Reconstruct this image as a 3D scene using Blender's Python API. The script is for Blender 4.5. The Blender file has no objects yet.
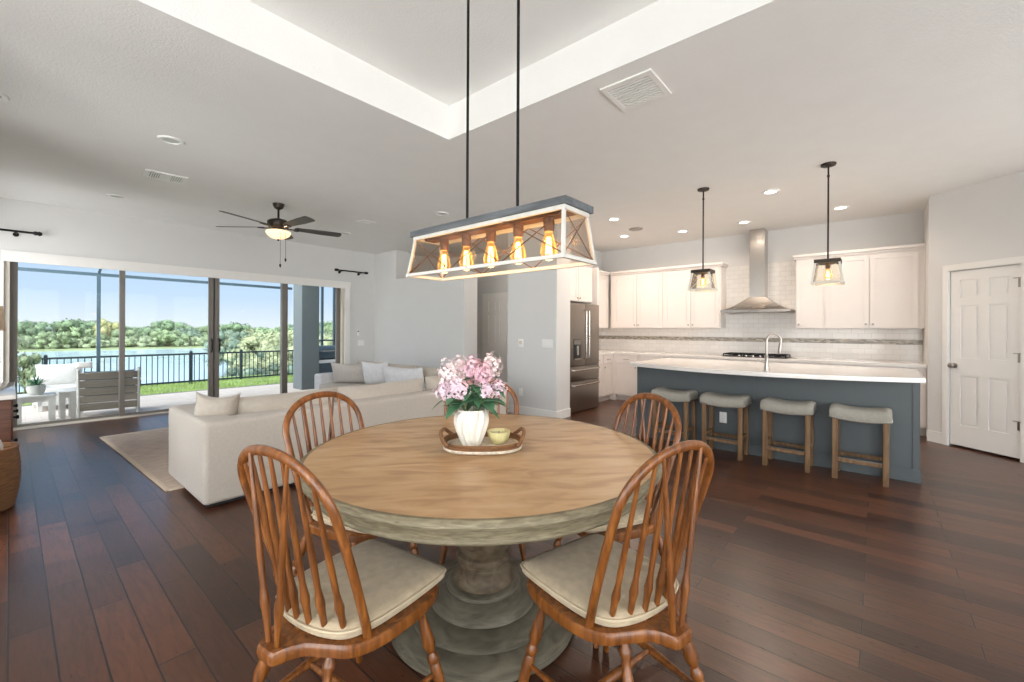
import bpy, bmesh, math, random
from mathutils import Vector, Matrix
random.seed(7)
sc = bpy.context.scene
COL = sc.collection
PI = math.pi
R = math.radians
CEIL = 2.984

# ------------------------------------------------------------------ materials
MATS = {}
def srgb(r, g, b):
    def f(c):
        c /= 255.0
        return c / 12.92 if c <= 0.04045 else ((c + 0.055) / 1.055) ** 2.4
    return (f(r), f(g), f(b), 1.0)

def mat(name, col, rough=0.6, metal=0.0, var=0.06, scale=8.0, bump=0.0, bscale=60.0, stretch=(1, 1, 1), spec=0.5, emit=None, estr=0.0, sheen=0.0, coat=0.0):
    m = bpy.data.materials.new(name); m.use_nodes = True
    nt = m.node_tree; b = nt.nodes['Principled BSDF']
    tc = nt.nodes.new('ShaderNodeTexCoord'); mp = nt.nodes.new('ShaderNodeMapping')
    mp.inputs['Scale'].default_value = stretch
    nt.links.new(tc.outputs['Object'], mp.inputs['Vector'])
    nz = nt.nodes.new('ShaderNodeTexNoise'); nz.inputs['Scale'].default_value = scale; nz.inputs['Detail'].default_value = 4
    nt.links.new(mp.outputs['Vector'], nz.inputs['Vector'])
    rp = nt.nodes.new('ShaderNodeValToRGB')
    c = col
    rp.color_ramp.elements[0].position = 0.3; rp.color_ramp.elements[1].position = 0.7
    rp.color_ramp.elements[0].color = (c[0]*(1-var), c[1]*(1-var), c[2]*(1-var), 1)
    rp.color_ramp.elements[1].color = (min(1, c[0]*(1+var)), min(1, c[1]*(1+var)), min(1, c[2]*(1+var)), 1)
    nt.links.new(nz.outputs['Fac'], rp.inputs['Fac']); nt.links.new(rp.outputs['Color'], b.inputs['Base Color'])
    b.inputs['Roughness'].default_value = rough; b.inputs['Metallic'].default_value = metal
    b.inputs['Specular IOR Level'].default_value = spec
    if coat: b.inputs['Coat Weight'].default_value = coat; b.inputs['Coat Roughness'].default_value = 0.15
    if sheen: b.inputs['Sheen Weight'].default_value = sheen
    if bump:
        n2 = nt.nodes.new('ShaderNodeTexNoise'); n2.inputs['Scale'].default_value = bscale; n2.inputs['Detail'].default_value = 3
        nt.links.new(mp.outputs['Vector'], n2.inputs['Vector'])
        bp = nt.nodes.new('ShaderNodeBump'); bp.inputs['Strength'].default_value = bump; bp.inputs['Distance'].default_value = 0.01
        nt.links.new(n2.outputs['Fac'], bp.inputs['Height']); nt.links.new(bp.outputs['Normal'], b.inputs['Normal'])
    if emit:
        b.inputs['Emission Color'].default_value = emit; b.inputs['Emission Strength'].default_value = estr
    MATS[name] = m
    return m

def wood(name, c1, c2, c3, rough=0.4, stretch=(14, 14, 1.2), scale=3.0, bump=0.15, coat=0.0):
    m = bpy.data.materials.new(name); m.use_nodes = True
    nt = m.node_tree; b = nt.nodes['Principled BSDF']
    tc = nt.nodes.new('ShaderNodeTexCoord'); mp = nt.nodes.new('ShaderNodeMapping'); mp.inputs['Scale'].default_value = stretch
    nt.links.new(tc.outputs['Object'], mp.inputs['Vector'])
    nz = nt.nodes.new('ShaderNodeTexNoise'); nz.inputs['Scale'].default_value = scale; nz.inputs['Detail'].default_value = 7; nz.inputs['Distortion'].default_value = 0.8
    nt.links.new(mp.outputs['Vector'], nz.inputs['Vector'])
    rp = nt.nodes.new('ShaderNodeValToRGB'); e = rp.color_ramp.elements
    e[0].position = 0.3; e[0].color = c1; e[1].position = 0.72; e[1].color = c3
    k = e.new(0.5); k.color = c2
    nt.links.new(nz.outputs['Fac'], rp.inputs['Fac']); nt.links.new(rp.outputs['Color'], b.inputs['Base Color'])
    b.inputs['Roughness'].default_value = rough
    if coat: b.inputs['Coat Weight'].default_value = coat; b.inputs['Coat Roughness'].default_value = 0.2
    bp = nt.nodes.new('ShaderNodeBump'); bp.inputs['Strength'].default_value = bump; bp.inputs['Distance'].default_value = 0.004
    nt.links.new(nz.outputs['Fac'], bp.inputs['Height']); nt.links.new(bp.outputs['Normal'], b.inputs['Normal'])
    MATS[name] = m
    return m

def swizzled(nt, order):
    """position vector re-ordered so that the first axis runs along a brick course"""
    g = nt.nodes.new('ShaderNodeNewGeometry'); s = nt.nodes.new('ShaderNodeSeparateXYZ'); c = nt.nodes.new('ShaderNodeCombineXYZ')
    nt.links.new(g.outputs['Position'], s.inputs[0])
    for i, a in enumerate(order): nt.links.new(s.outputs['XYZ'.index(a)], c.inputs[i])
    ad = nt.nodes.new('ShaderNodeVectorMath'); ad.operation = 'ADD'; ad.inputs[1].default_value = (64.0, 64.0, 0.0)   # keep courses on one side of zero
    nt.links.new(c.outputs[0], ad.inputs[0])
    return ad.outputs[0]

def floor_mat():
    m = bpy.data.materials.new('dark_plank_floor'); m.use_nodes = True
    nt = m.node_tree; b = nt.nodes['Principled BSDF']; L = nt.links.new
    v = swizzled(nt, 'YXZ')
    br = nt.nodes.new('ShaderNodeTexBrick')
    br.offset = 0.37; br.offset_frequency = 2; br.squash = 1.0
    br.inputs['Scale'].default_value = 1.0; br.inputs['Mortar Size'].default_value = 0.0035; br.inputs['Mortar Smooth'].default_value = 0.3
    br.inputs['Brick Width'].default_value = 1.05; br.inputs['Row Height'].default_value = 0.128
    br.inputs['Color1'].default_value = srgb(54, 28, 16); br.inputs['Color2'].default_value = srgb(98, 58, 37)
    br.inputs['Mortar'].default_value = srgb(24, 15, 12); br.inputs['Bias'].default_value = -0.1
    L(v, br.inputs['Vector'])
    mp = nt.nodes.new('ShaderNodeMapping'); mp.inputs['Scale'].default_value = (2.2, 16, 1); L(v, mp.inputs['Vector'])
    nz = nt.nodes.new('ShaderNodeTexNoise'); nz.inputs['Scale'].default_value = 2.5; nz.inputs['Detail'].default_value = 8; nz.inputs['Distortion'].default_value = 1.2
    L(mp.outputs[0], nz.inputs['Vector'])
    rp = nt.nodes.new('ShaderNodeValToRGB'); rp.color_ramp.elements[0].position = .3; rp.color_ramp.elements[1].position = .75
    rp.color_ramp.elements[0].color = (.62, .62, .62, 1); rp.color_ramp.elements[1].color = (1.25, 1.22, 1.18, 1)
    L(nz.outputs['Fac'], rp.inputs['Fac'])
    mx = nt.nodes.new('ShaderNodeMix'); mx.data_type = 'RGBA'; mx.blend_type = 'MULTIPLY'; mx.inputs[0].default_value = 1
    L(br.outputs['Color'], mx.inputs[6]); L(rp.outputs['Color'], mx.inputs[7]); L(mx.outputs[2], b.inputs['Base Color'])
    n2 = nt.nodes.new('ShaderNodeTexNoise'); n2.inputs['Scale'].default_value = 9; n2.inputs['Detail'].default_value = 3
    mr = nt.nodes.new('ShaderNodeMapRange'); mr.inputs['To Min'].default_value = .24; mr.inputs['To Max'].default_value = .36
    L(mp.outputs[0], n2.inputs['Vector']); L(n2.outputs['Fac'], mr.inputs['Value']); L(mr.outputs[0], b.inputs['Roughness'])
    b.inputs['Specular IOR Level'].default_value = 0.7
    ad = nt.nodes.new('ShaderNodeMath'); ad.operation = 'MULTIPLY_ADD'; ad.inputs[1].default_value = -2.0
    ns = nt.nodes.new('ShaderNodeMath'); ns.operation = 'MULTIPLY'; ns.inputs[1].default_value = .35
    L(nz.outputs['Fac'], ns.inputs[0]); L(br.outputs['Fac'], ad.inputs[0]); L(ns.outputs[0], ad.inputs[2])
    bp = nt.nodes.new('ShaderNodeBump'); bp.inputs['Strength'].default_value = .35; bp.inputs['Distance'].default_value = .004
    L(ad.outputs[0], bp.inputs['Height']); L(bp.outputs[0], b.inputs['Normal'])
    MATS['floor'] = m

def brick_mat(name, order, w, h, c1, c2, mortar, rough, msize=.003, bump=.5, offset=.5):
    m = bpy.data.materials.new(name); m.use_nodes = True
    nt = m.node_tree; b = nt.nodes['Principled BSDF']; L = nt.links.new
    v = swizzled(nt, order)
    br = nt.nodes.new('ShaderNodeTexBrick'); br.offset = offset
    br.inputs['Scale'].default_value = 1; br.inputs['Brick Width'].default_value = w; br.inputs['Row Height'].default_value = h
    br.inputs['Mortar Size'].default_value = msize; br.inputs['Mortar Smooth'].default_value = .2
    br.inputs['Color1'].default_value = c1; br.inputs['Color2'].default_value = c2; br.inputs['Mortar'].default_value = mortar
    L(v, br.inputs['Vector']); L(br.outputs['Color'], b.inputs['Base Color']); b.inputs['Roughness'].default_value = rough
    bp = nt.nodes.new('ShaderNodeBump'); bp.invert = True; bp.inputs['Strength'].default_value = bump; bp.inputs['Distance'].default_value = .003
    L(br.outputs['Fac'], bp.inputs['Height']); L(bp.outputs[0], b.inputs['Normal'])
    MATS[name] = m

def glass_mat(name, tint=(1, 1, 1, 1), refl=1.0):
    m = bpy.data.materials.new(name); m.use_nodes = True
    nt = m.node_tree; nt.nodes.clear(); L = nt.links.new
    o = nt.nodes.new('ShaderNodeOutputMaterial'); t = nt.nodes.new('ShaderNodeBsdfTransparent'); t.inputs[0].default_value = tint
    g = nt.nodes.new('ShaderNodeBsdfGlossy'); g.inputs['Roughness'].default_value = .02
    f = nt.nodes.new('ShaderNodeFresnel'); f.inputs['IOR'].default_value = 1.3
    k = nt.nodes.new('ShaderNodeMath'); k.operation = 'MULTIPLY'; k.inputs[1].default_value = refl
    x = nt.nodes.new('ShaderNodeMixShader')
    L(f.outputs[0], k.inputs[0]); L(k.outputs[0], x.inputs[0]); L(t.outputs[0], x.inputs[1]); L(g.outputs[0], x.inputs[2]); L(x.outputs[0], o.inputs[0])
    MATS[name] = m

def glow(name, col, strength):
    m = bpy.data.materials.new(name); m.use_nodes = True
    nt = m.node_tree; nt.nodes.clear()
    o = nt.nodes.new('ShaderNodeOutputMaterial'); e = nt.nodes.new('ShaderNodeEmission')
    e.inputs[0].default_value = col; e.inputs[1].default_value = strength
    nt.links.new(e.outputs[0], o.inputs[0]); MATS[name] = m

floor_mat()
mat('wall', srgb(214, 213, 211), .85, var=.012, scale=3, bump=.05, bscale=140)
mat('ceiling', srgb(236, 235, 232), .9, var=.012, scale=4, bump=.3, bscale=95)
mat('trim', srgb(232, 230, 226), .45, var=.01)
mat('cabinet', srgb(228, 221, 216), .4, var=.01)
mat('slider_frame', srgb(118, 112, 105), .5, var=.04)
mat('slider_jamb', srgb(196, 188, 176), .5, var=.03)
glass_mat('pane', (.97, .99, .99, 1), .25)
glass_mat('clear_glass', (.96, .95, .92, 1), .9)
glass_mat('bulb_glass', (1.0, .82, .52, 1), .8)
_n = MATS['bulb_glass'].node_tree; _o = [x for x in _n.nodes if x.type == 'OUTPUT_MATERIAL'][0]; _src = _o.inputs[0].links[0].from_socket
_e = _n.nodes.new('ShaderNodeEmission'); _e.inputs[0].default_value = (1, .50, .14, 1); _e.inputs[1].default_value = .30
_a = _n.nodes.new('ShaderNodeAddShader'); _n.links.new(_src, _a.inputs[0]); _n.links.new(_e.outputs[0], _a.inputs[1]); _n.links.new(_a.outputs[0], _o.inputs[0])
mat('black_metal', srgb(28, 27, 27), .45, .6, var=.05)
mat('bronze', srgb(58, 50, 44), .4, .7, var=.06)
mat('nickel', srgb(168, 161, 153), .28, 1.0, var=.03)
mat('dark_steel', srgb(150, 142, 134), .33, 1.0, var=.04, stretch=(40, 40, 1))
mat('steel', srgb(196, 190, 184), .24, 1.0, var=.04, stretch=(1, 1, 40))
mat('steel_edge', srgb(150, 146, 142), .3, 1.0, var=.03)
mat('dark_plastic', srgb(30, 30, 32), .35, var=.05)
mat('white_plastic', srgb(236, 235, 232), .4, var=.01)
mat('slate_paint', srgb(83, 89, 91), .5, var=.03)
mat('quartz', srgb(238, 233, 228), .12, var=.03, scale=5)
brick_mat('subway_tile', 'YZX', .152, .0762, srgb(233, 230, 226), srgb(226, 223, 219), srgb(214, 209, 203), .12)
brick_mat('subway_tile_side', 'XZY', .152, .0762, srgb(233, 230, 226), srgb(226, 223, 219), srgb(214, 209, 203), .12)
brick_mat('mosaic', 'YZX', .05, .0155, srgb(120, 116, 108), srgb(196, 186, 170), srgb(170, 164, 154), .2, .0015)
brick_mat('mosaic_side', 'XZY', .05, .0155, srgb(120, 116, 108), srgb(196, 186, 170), srgb(170, 164, 154), .2, .0015)
wood('oak', srgb(78, 43, 12), srgb(118, 67, 24), srgb(148, 91, 39), .36, coat=.25)
wood('table_top', srgb(158, 121, 82), srgb(187, 151, 108), srgb(198, 170, 133), .34, (1.6, 5, 5), 2.6, .12)
wood('table_grey', srgb(98, 89, 69), srgb(124, 114, 90), srgb(146, 136, 110), .6, (4, 4, 26), 4.0, .25)
wood('pedestal_wood', srgb(74, 58, 42), srgb(100, 84, 64), srgb(118, 108, 88), .6, (6, 6, 9), 3.0, .3)
wood('table_grey_shaded', srgb(76, 70, 57), srgb(97, 90, 75), srgb(116, 109, 92), .65, (2.5, 2.5, 20), 3.5, .2)  # table finish darkened to paint in the shade under the tabletop
wood('stool_wood', srgb(84, 60, 38), srgb(116, 87, 57), srgb(138, 108, 76), .5)
wood('walnut', srgb(70, 40, 28), srgb(98, 58, 40), srgb(116, 72, 50), .4, (1.5, 14, 14))
wood('fan_blade', srgb(62, 54, 50), srgb(78, 70, 66), srgb(92, 84, 80), .45, (2, 14, 14))
wood('grey_wood', srgb(74, 77, 79), srgb(92, 96, 99), srgb(106, 110, 113), .6, (14, 1.2, 14))
wood('rust_wood', srgb(92, 60, 42), srgb(118, 82, 60), srgb(134, 98, 74), .5, (12, 2, 12))
mat('whitewash', srgb(208, 205, 198), .55, var=.05, scale=18, stretch=(1, 1, 1))
mat('linen', srgb(184, 165, 136), .95, var=.13, scale=26, bump=.5, bscale=420, sheen=.2)
mat('piping', srgb(192, 175, 146), .95, var=.05, scale=40)
mat('sofa_fabric', srgb(190, 180, 168), .95, var=.045, scale=45, bump=.45, bscale=380, sheen=.2)
mat('cushion_fabric', srgb(184, 174, 161), .95, var=.05, scale=30, bump=.4, bscale=300, sheen=.2)
mat('pillow_grey', srgb(186, 180, 173), .95, var=.05, scale=22, bump=.4, bscale=260)
mat('pillow_pale', srgb(214, 214, 216), .95, var=.06, scale=18, bump=.4, bscale=200)
mat('stool_fabric', srgb(160, 155, 144), .95, var=.07, scale=40, bump=.4, bscale=400)
mat('rug', srgb(186, 166, 150), .98, var=.16, scale=9, stretch=(1, 4, 1), bump=.6, bscale=200)
mat('rug_edge', srgb(196, 178, 158), .98, var=.08, scale=60)
mat('wicker', srgb(140, 98, 62), .6, var=.32, scale=14, stretch=(1, 1, 9), bump=.8, bscale=90)
mat('wicker_pale', srgb(216, 202, 182), .7, var=.2, scale=60, bump=.6, bscale=90)
mat('vase_white', srgb(232, 226, 214), .45, var=.02)
mat('bowl_yellow', srgb(214, 204, 148), .35, var=.06, scale=30)
mat('wax', srgb(232, 222, 186), .5, var=.02)
mat('leaf', srgb(80, 124, 90), .45, var=.3, scale=14)
mat('stem_green', srgb(92, 112, 66), .6, var=.1)
mat('lilac', srgb(224, 200, 212), .7, var=.14, scale=40)
mat('lilac_pale', srgb(232, 216, 218), .7, var=.10, scale=40)
mat('lilac_pink', srgb(220, 182, 194), .7, var=.12, scale=40)
mat('shade_linen', srgb(214, 190, 164), .8, var=.04)
mat('frosted', srgb(250, 226, 190), .4, var=.02, emit=srgb(255, 218, 168), estr=1.1)
glow('lamp_lens', (1.0, .9, .76, 1), 9.0)
glow('filament', (1.0, .60, .22, 1), 22.0)
glass_mat('smoked_glass', (.93, .90, .87, 1), .22)
mat('dim_lens', srgb(190, 188, 184), .3, var=.02)
mat('vent_grey', srgb(70, 68, 66), .8, var=.02)
mat('hole_dark', srgb(38, 36, 34), .8, var=.02)
# outdoors
mat('paver', srgb(206, 188, 172), .85, var=.06, scale=6)
brick_mat('paver_tiles', 'XYZ', .32, .16, srgb(200, 186, 174), srgb(190, 176, 164), srgb(168, 156, 146), .85, .004)
mat('kerb', srgb(112, 106, 98), .9, var=.1)
mat('grass', srgb(128, 148, 76), .9, var=.25, scale=3, bump=.8, bscale=30)
mat('bank_grass', srgb(122, 132, 92), .9, var=.2, scale=.3)
mat('water', srgb(176, 196, 206), .14, var=.08, scale=.25, stretch=(1, 3, 1), bump=.25, bscale=1.2)
mat('cage_metal', srgb(66, 84, 94), .5, .3, var=.04)
mat('rail_metal', srgb(44, 52, 58), .45, .4, var=.04)
mat('stucco', srgb(104, 110, 112), .9, var=.06, scale=12, bump=.3, bscale=60)
mat('patio_white', srgb(196, 193, 188), .7, var=.05, scale=14)
mat('patio_grey', srgb(126, 117, 106), .7, var=.10, scale=5, stretch=(1, 8, 8))
mat('navy', srgb(66, 76, 86), .9, var=.08)
mat('grill_cover', srgb(70, 84, 92), .55, var=.08)
mat('bark', srgb(96, 82, 66), .95, var=.2)
for k, c in enumerate([(112, 132, 100), (124, 140, 104), (110, 128, 110), (150, 156, 120), (134, 146, 114)]):
    mat('foliage%d' % k, srgb(*c), .9, var=.3, scale=.8)
mat('yellow_bloom', srgb(164, 162, 112), .9, var=.2)
mat('pot_white', srgb(200, 198, 192), .6, var=.03)

# ------------------------------------------------------------------ mesh helpers
class MB:
    def __init__(self): self.bm = bmesh.new()
    def add(self, verts, faces, mtx=None, mi=0):
        vs = [self.bm.verts.new((mtx @ Vector(v)) if mtx else v) for v in verts]
        for f in faces:
            try:
                fc = self.bm.faces.new([vs[i] for i in f]); fc.material_index = mi
            except ValueError: pass
        return self
    def box(self, x0, x1, y0, y1, z0, z1, mtx=None, mi=0):
        v = [(x, y, z) for z in (z0, z1) for y in (y0, y1) for x in (x0, x1)]
        return self.add(v, [(0, 2, 3, 1), (4, 5, 7, 6), (0, 1, 5, 4), (2, 6, 7, 3), (0, 4, 6, 2), (1, 3, 7, 5)], mtx, mi)
    def rbox(self, x0, x1, y0, y1, z0, z1, r=.02, seg=3, mtx=None, mi=0):
        t = bmesh.new(); bmesh.ops.create_cube(t, size=1)
        for v in t.verts:
            v.co = Vector(((x0+x1)/2 + v.co.x*(x1-x0), (y0+y1)/2 + v.co.y*(y1-y0), (z0+z1)/2 + v.co.z*(z1-z0)))
        bmesh.ops.bevel(t, geom=list(t.edges), offset=r, segments=seg, profile=.5, affect='EDGES')
        t.verts.index_update()
        self.add([v.co.copy() for v in t.verts], [[v.index for v in f.verts] for f in t.faces], mtx, mi); t.free(); return self
    def lathe(self, prof, n=32, mtx=None, mi=0, wob=None):
        vs, fs = [], []
        for i, (r, z) in enumerate(prof):
            for k in range(n):
                a = 2*PI*k/n; rr = r*(wob(a, i/(len(prof)-1)) if wob else 1)
                vs.append((rr*math.cos(a), rr*math.sin(a), z))
        for i in range(len(prof)-1):
            for k in range(n):
                fs.append((i*n+k, i*n+(k+1) % n, (i+1)*n+(k+1) % n, (i+1)*n+k))
        if prof[0][0] > 1e-5: fs.append(tuple(reversed(range(n))))
        if prof[-1][0] > 1e-5: fs.append(tuple(range((len(prof)-1)*n, len(prof)*n)))
        return self.add(vs, fs, mtx, mi)
    def tube(self, pts, rad, n=10, mtx=None, mi=0, flat=None, closed=False):
        pts = [Vector(p) for p in pts]
        if not hasattr(rad, '__len__'): rad = [rad]*len(pts)
        m = len(pts); ts = []
        for i in range(m):
            a = pts[(i-1) % m] if closed else pts[max(i-1, 0)]; b = pts[(i+1) % m] if closed else pts[min(i+1, m-1)]
            ts.append((b-a).normalized())
        u = ts[0].orthogonal().normalized() if flat is None else (Vector(flat) - ts[0]*Vector(flat).dot(ts[0])).normalized()
        vs, fs = [], []
        for i in range(m):
            if flat is not None: u = Vector(flat)
            u = (u - ts[i]*u.dot(ts[i])).normalized(); w = ts[i].cross(u)
            for k in range(n):
                a = 2*PI*k/n; r = rad[i]
                ru, rw = (r if isinstance(r, tuple) else (r, r))
                vs.append(pts[i] + u*(ru*math.cos(a)) + w*(rw*math.sin(a)))
        for i in range(m if closed else m-1):
            j = (i+1) % m
            for k in range(n): fs.append((i*n+k, i*n+(k+1) % n, j*n+(k+1) % n, j*n+k))
        if not closed: fs += [tuple(reversed(range(n))), tuple(range((m-1)*n, m*n))]
        return self.add(vs, fs, mtx, mi)
    def cyl(self, p0, p1, r0, r1=None, n=16, mtx=None, mi=0):
        return self.tube([p0, p1], [r0, r0 if r1 is None else r1], n, mtx, mi)
    def loft(self, outline, rings, c=None, mtx=None, mi=0):
        """outline in xy, rings = [(scale, z)...]"""
        n = len(outline)
        if c is None: c = (sum(p[0] for p in outline)/n, sum(p[1] for p in outline)/n)
        vs, fs = [], []
        for s, z in rings:
            for p in outline: vs.append((c[0]+(p[0]-c[0])*s, c[1]+(p[1]-c[1])*s, z))
        for i in range(len(rings)-1):
            for k in range(n): fs.append((i*n+k, i*n+(k+1) % n, (i+1)*n+(k+1) % n, (i+1)*n+k))
        fs += [tuple(reversed(range(n))), tuple(range((len(rings)-1)*n, len(rings)*n))]
        return self.add(vs, fs, mtx, mi)
    def pillow(self, w, h, t, n=14, mtx=None, mi=0, pinch=.09, sag=0.0):
        """cushion in local xz plane (w along x, h along z), thickness t along y"""
        vs, fs, idx = [], [], {}
        for side in (1, -1):
            for i in range(n+1):
                for j in range(n+1):
                    u, v = -1+2*i/n, -1+2*j/n
                    edge = i in (0, n) or j in (0, n)
                    if edge and (0, i, j) in idx: idx[(side, i, j)] = idx[(0, i, j)]; continue
                    th = t/2*max(0, (1-abs(u)**3.2)*(1-abs(v)**3.2))**.5
                    x = w/2*u*(1-pinch*(1-v*v)); z = h/2*v*(1-pinch*(1-u*u))
                    if sag and v > 0: z -= sag*h*(1-u*u)*v
                    idx[(side, i, j)] = len(vs)
                    if edge: idx[(0, i, j)] = len(vs)
                    vs.append((x, side*th, z))
            for i in range(n):
                for j in range(n):
                    q = [idx[(side, i, j)], idx[(side, i+1, j)], idx[(side, i+1, j+1)], idx[(side, i, j+1)]]
                    fs.append(tuple(q if side < 0 else reversed(q)))
        return self.add(vs, fs, mtx, mi)
    def ball(self, c, r, n=8, m=6, mi=0, mtx=None):
        prof = [(max(1e-6, r*math.sin(PI*i/m)) if 0 < i < m else 1e-6, -r*math.cos(PI*i/m)) for i in range(m+1)]
        M = Matrix.Translation(c)
        return self.lathe(prof, n, (mtx @ M) if mtx else M, mi)
    def build(self, name, mats, parent=None, loc=None, smooth=True, ang=38):
        me = bpy.data.meshes.new(name)
        bmesh.ops.remove_doubles(self.bm, verts=self.bm.verts, dist=1e-6)
        bmesh.ops.recalc_face_normals(self.bm, faces=self.bm.faces)
        self.bm.to_mesh(me); self.bm.free()
        for m in (mats if isinstance(mats, (list, tuple)) else [mats]): me.materials.append(MATS[m])
        if smooth:
            me.polygons.foreach_set('use_smooth', [True]*len(me.polygons)); me.set_sharp_from_angle(angle=R(ang))
        o = bpy.data.objects.new(name, me); COL.objects.link(o)
        if parent: o.parent = parent
        if loc: o.location = loc
        return o

def tag(o, label, cat, group=None, kind=None):
    o['label'] = label; o['category'] = cat
    if group: o['group'] = group
    if kind: o['kind'] = kind
    return o
def thing(name, label, cat, loc=(0, 0, 0), rz=0.0, group=None):
    o = bpy.data.objects.new(name, None); COL.objects.link(o); o.empty_display_size = .1
    o.location = loc; o.rotation_euler = (0, 0, rz)
    return tag(o, label, cat, group)
def struct(o):
    o['kind'] = 'structure'; return o
def copy_tree(o, parent=None):
    c = o.copy(); COL.objects.link(c)
    if parent: c.parent = parent
    for ch in list(o.children): copy_tree(ch, c)
    return c
def T(x, y, z): return Matrix.Translation((x, y, z))
def RX(a): return Matrix.Rotation(a, 4, 'X')
def RY(a): return Matrix.Rotation(a, 4, 'Y')
def RZ(a): return Matrix.Rotation(a, 4, 'Z')

# ------------------------------------------------------------------ camera
cam = bpy.data.cameras.new('camera'); co = bpy.data.objects.new('camera', cam); COL.objects.link(co)
yaw, roll = .7062, .0048
f = Vector((math.cos(yaw), math.sin(yaw), 0)); r = Vector((math.sin(yaw), -math.cos(yaw), 0)); u = Vector((0, 0, 1))
r, u = math.cos(roll)*r + math.sin(roll)*u, math.cos(roll)*u - math.sin(roll)*r
M = Matrix((r, u, -f)).transposed().to_4x4(); M.translation = (0, 0, 1.33)
co.matrix_world = M
cam.sensor_width = 36; cam.lens = 428.65/1024*36; cam.shift_y = -(341-329.7)/1024; cam.clip_end = 600; cam.clip_start = .05
sc.camera = co

# ------------------------------------------------------------------ room shell
m = MB(); m.box(-1.6, 8.3, -3.2, 8.49, -.1, 0); struct(m.build('floor', 'floor', smooth=False))

TX0, TX1, TY0, TY1, TZ = -1.0, 2.48, -1.3, 2.85, 3.277
m = MB()
m.box(-1.75, TX0, -3.35, 8.64, CEIL, CEIL+.1); m.box(TX1, 8.3, -3.35, 8.64, CEIL, CEIL+.1)
m.box(TX0, TX1, -3.35, TY0, CEIL, CEIL+.1); m.box(TX0, TX1, TY1, 8.64, CEIL, CEIL+.1)
m.box(TX0-.1, TX0, TY0-.1, TY1+.1, CEIL+.1, TZ); m.box(TX1, TX1+.1, TY0-.1, TY1+.1, CEIL+.1, TZ)
m.box(TX0, TX1, TY0-.1, TY0, CEIL+.1, TZ); m.box(TX0, TX1, TY1, TY1+.1, CEIL+.1, TZ)
m.box(TX0-.1, TX1+.1, TY0-.1, TY1+.1, TZ, TZ+.1)
struct(m.build('ceiling', 'ceiling', smooth=False))

YW = 8.49; OX0, OX1, OZ = -.05, 4.55, 2.25
m = MB()
m.box(-.65, OX0, YW, YW+.15, 0, CEIL); m.box(OX1, 5.40, YW, YW+.15, 0, CEIL); m.box(OX0, OX1, YW, YW+.15, OZ, CEIL)
struct(m.build('wall_far', 'wall', smooth=False))
HX = 5.247
m = MB()
m.box(HX, HX+.15, 7.675, YW, 0, CEIL)            # by the window corner
m.box(HX, HX+.33, 5.60, 7.675, 0, 2.38)          # lower wall with an open ledge over it
m.box(HX+.15, HX+.33, 7.675, 7.85, 0, CEIL)
struct(m.build('wall_hall', 'wall', smooth=False))
m = MB()
m.box(HX, 5.615, 3.61, 4.565, 0, CEIL)
struct(m.build('wall_fridge', 'wall', smooth=False))
m = MB(); m.box(5.615, 8.28, 4.45, 4.565, 0, CEIL); struct(m.build('wall_kitchen_side', 'wall', smooth=False))
m = MB(); m.box(6.65, 6.8, 4.565, 8.0, 0, CEIL); m.box(HX+.33, 6.65, 7.85, 8.0, 0, CEIL)
struct(m.build('wall_hall_end', 'wall', smooth=False))
m = MB(); m.box(8.13, 8.28, -.6, 4.45, 0, CEIL); struct(m.build('wall_kitchen', 'wall', smooth=False))
W0 = Vector((7.296, -.473, 0)); WA = R(-130)
MW = T(*W0) @ RZ(WA)                 # local x along the pantry wall, local -y away from the room?
# local y of this frame points to the left of the run direction: (sin130, cos..) -> away from room is +y rotated; room side is found below
DX0, DX1, DZ = .225, .855, 2.03
side = 1 if (MW.to_3x3() @ Vector((0, 1, 0))).dot(Vector((-1, 1, 0))) < 0 else -1   # wall thickness goes away from the room
m = MB()
def wb(x0, x1, y0, y1, z0, z1): m.box(x0, x1, min(y0*side, y1*side), max(y0*side, y1*side), z0, z1, MW)
wb(0, DX0-.02, 0, .13, 0, CEIL); wb(DX1+.02, 2.3, 0, .13, 0, CEIL); wb(DX0-.02, DX1+.02, 0, .13, DZ+.02, CEIL)
wb(DX0-.05, DX1+.05, .14, .18, 0, CEIL); m.box(W0.x, 8.28, -.60, -.473, 0, CEIL)  # slab behind the door is an unseen addition that blocks stray daylight
struct(m.build('wall_pantry', 'wall', smooth=False))
PE = MW @ Vector((2.3, 0, 0))
m = MB(); m.box(PE.x-.01, PE.x+.14, -3.35, PE.y+.02, 0, CEIL); struct(m.build('wall_right', 'wall', smooth=False))
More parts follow.
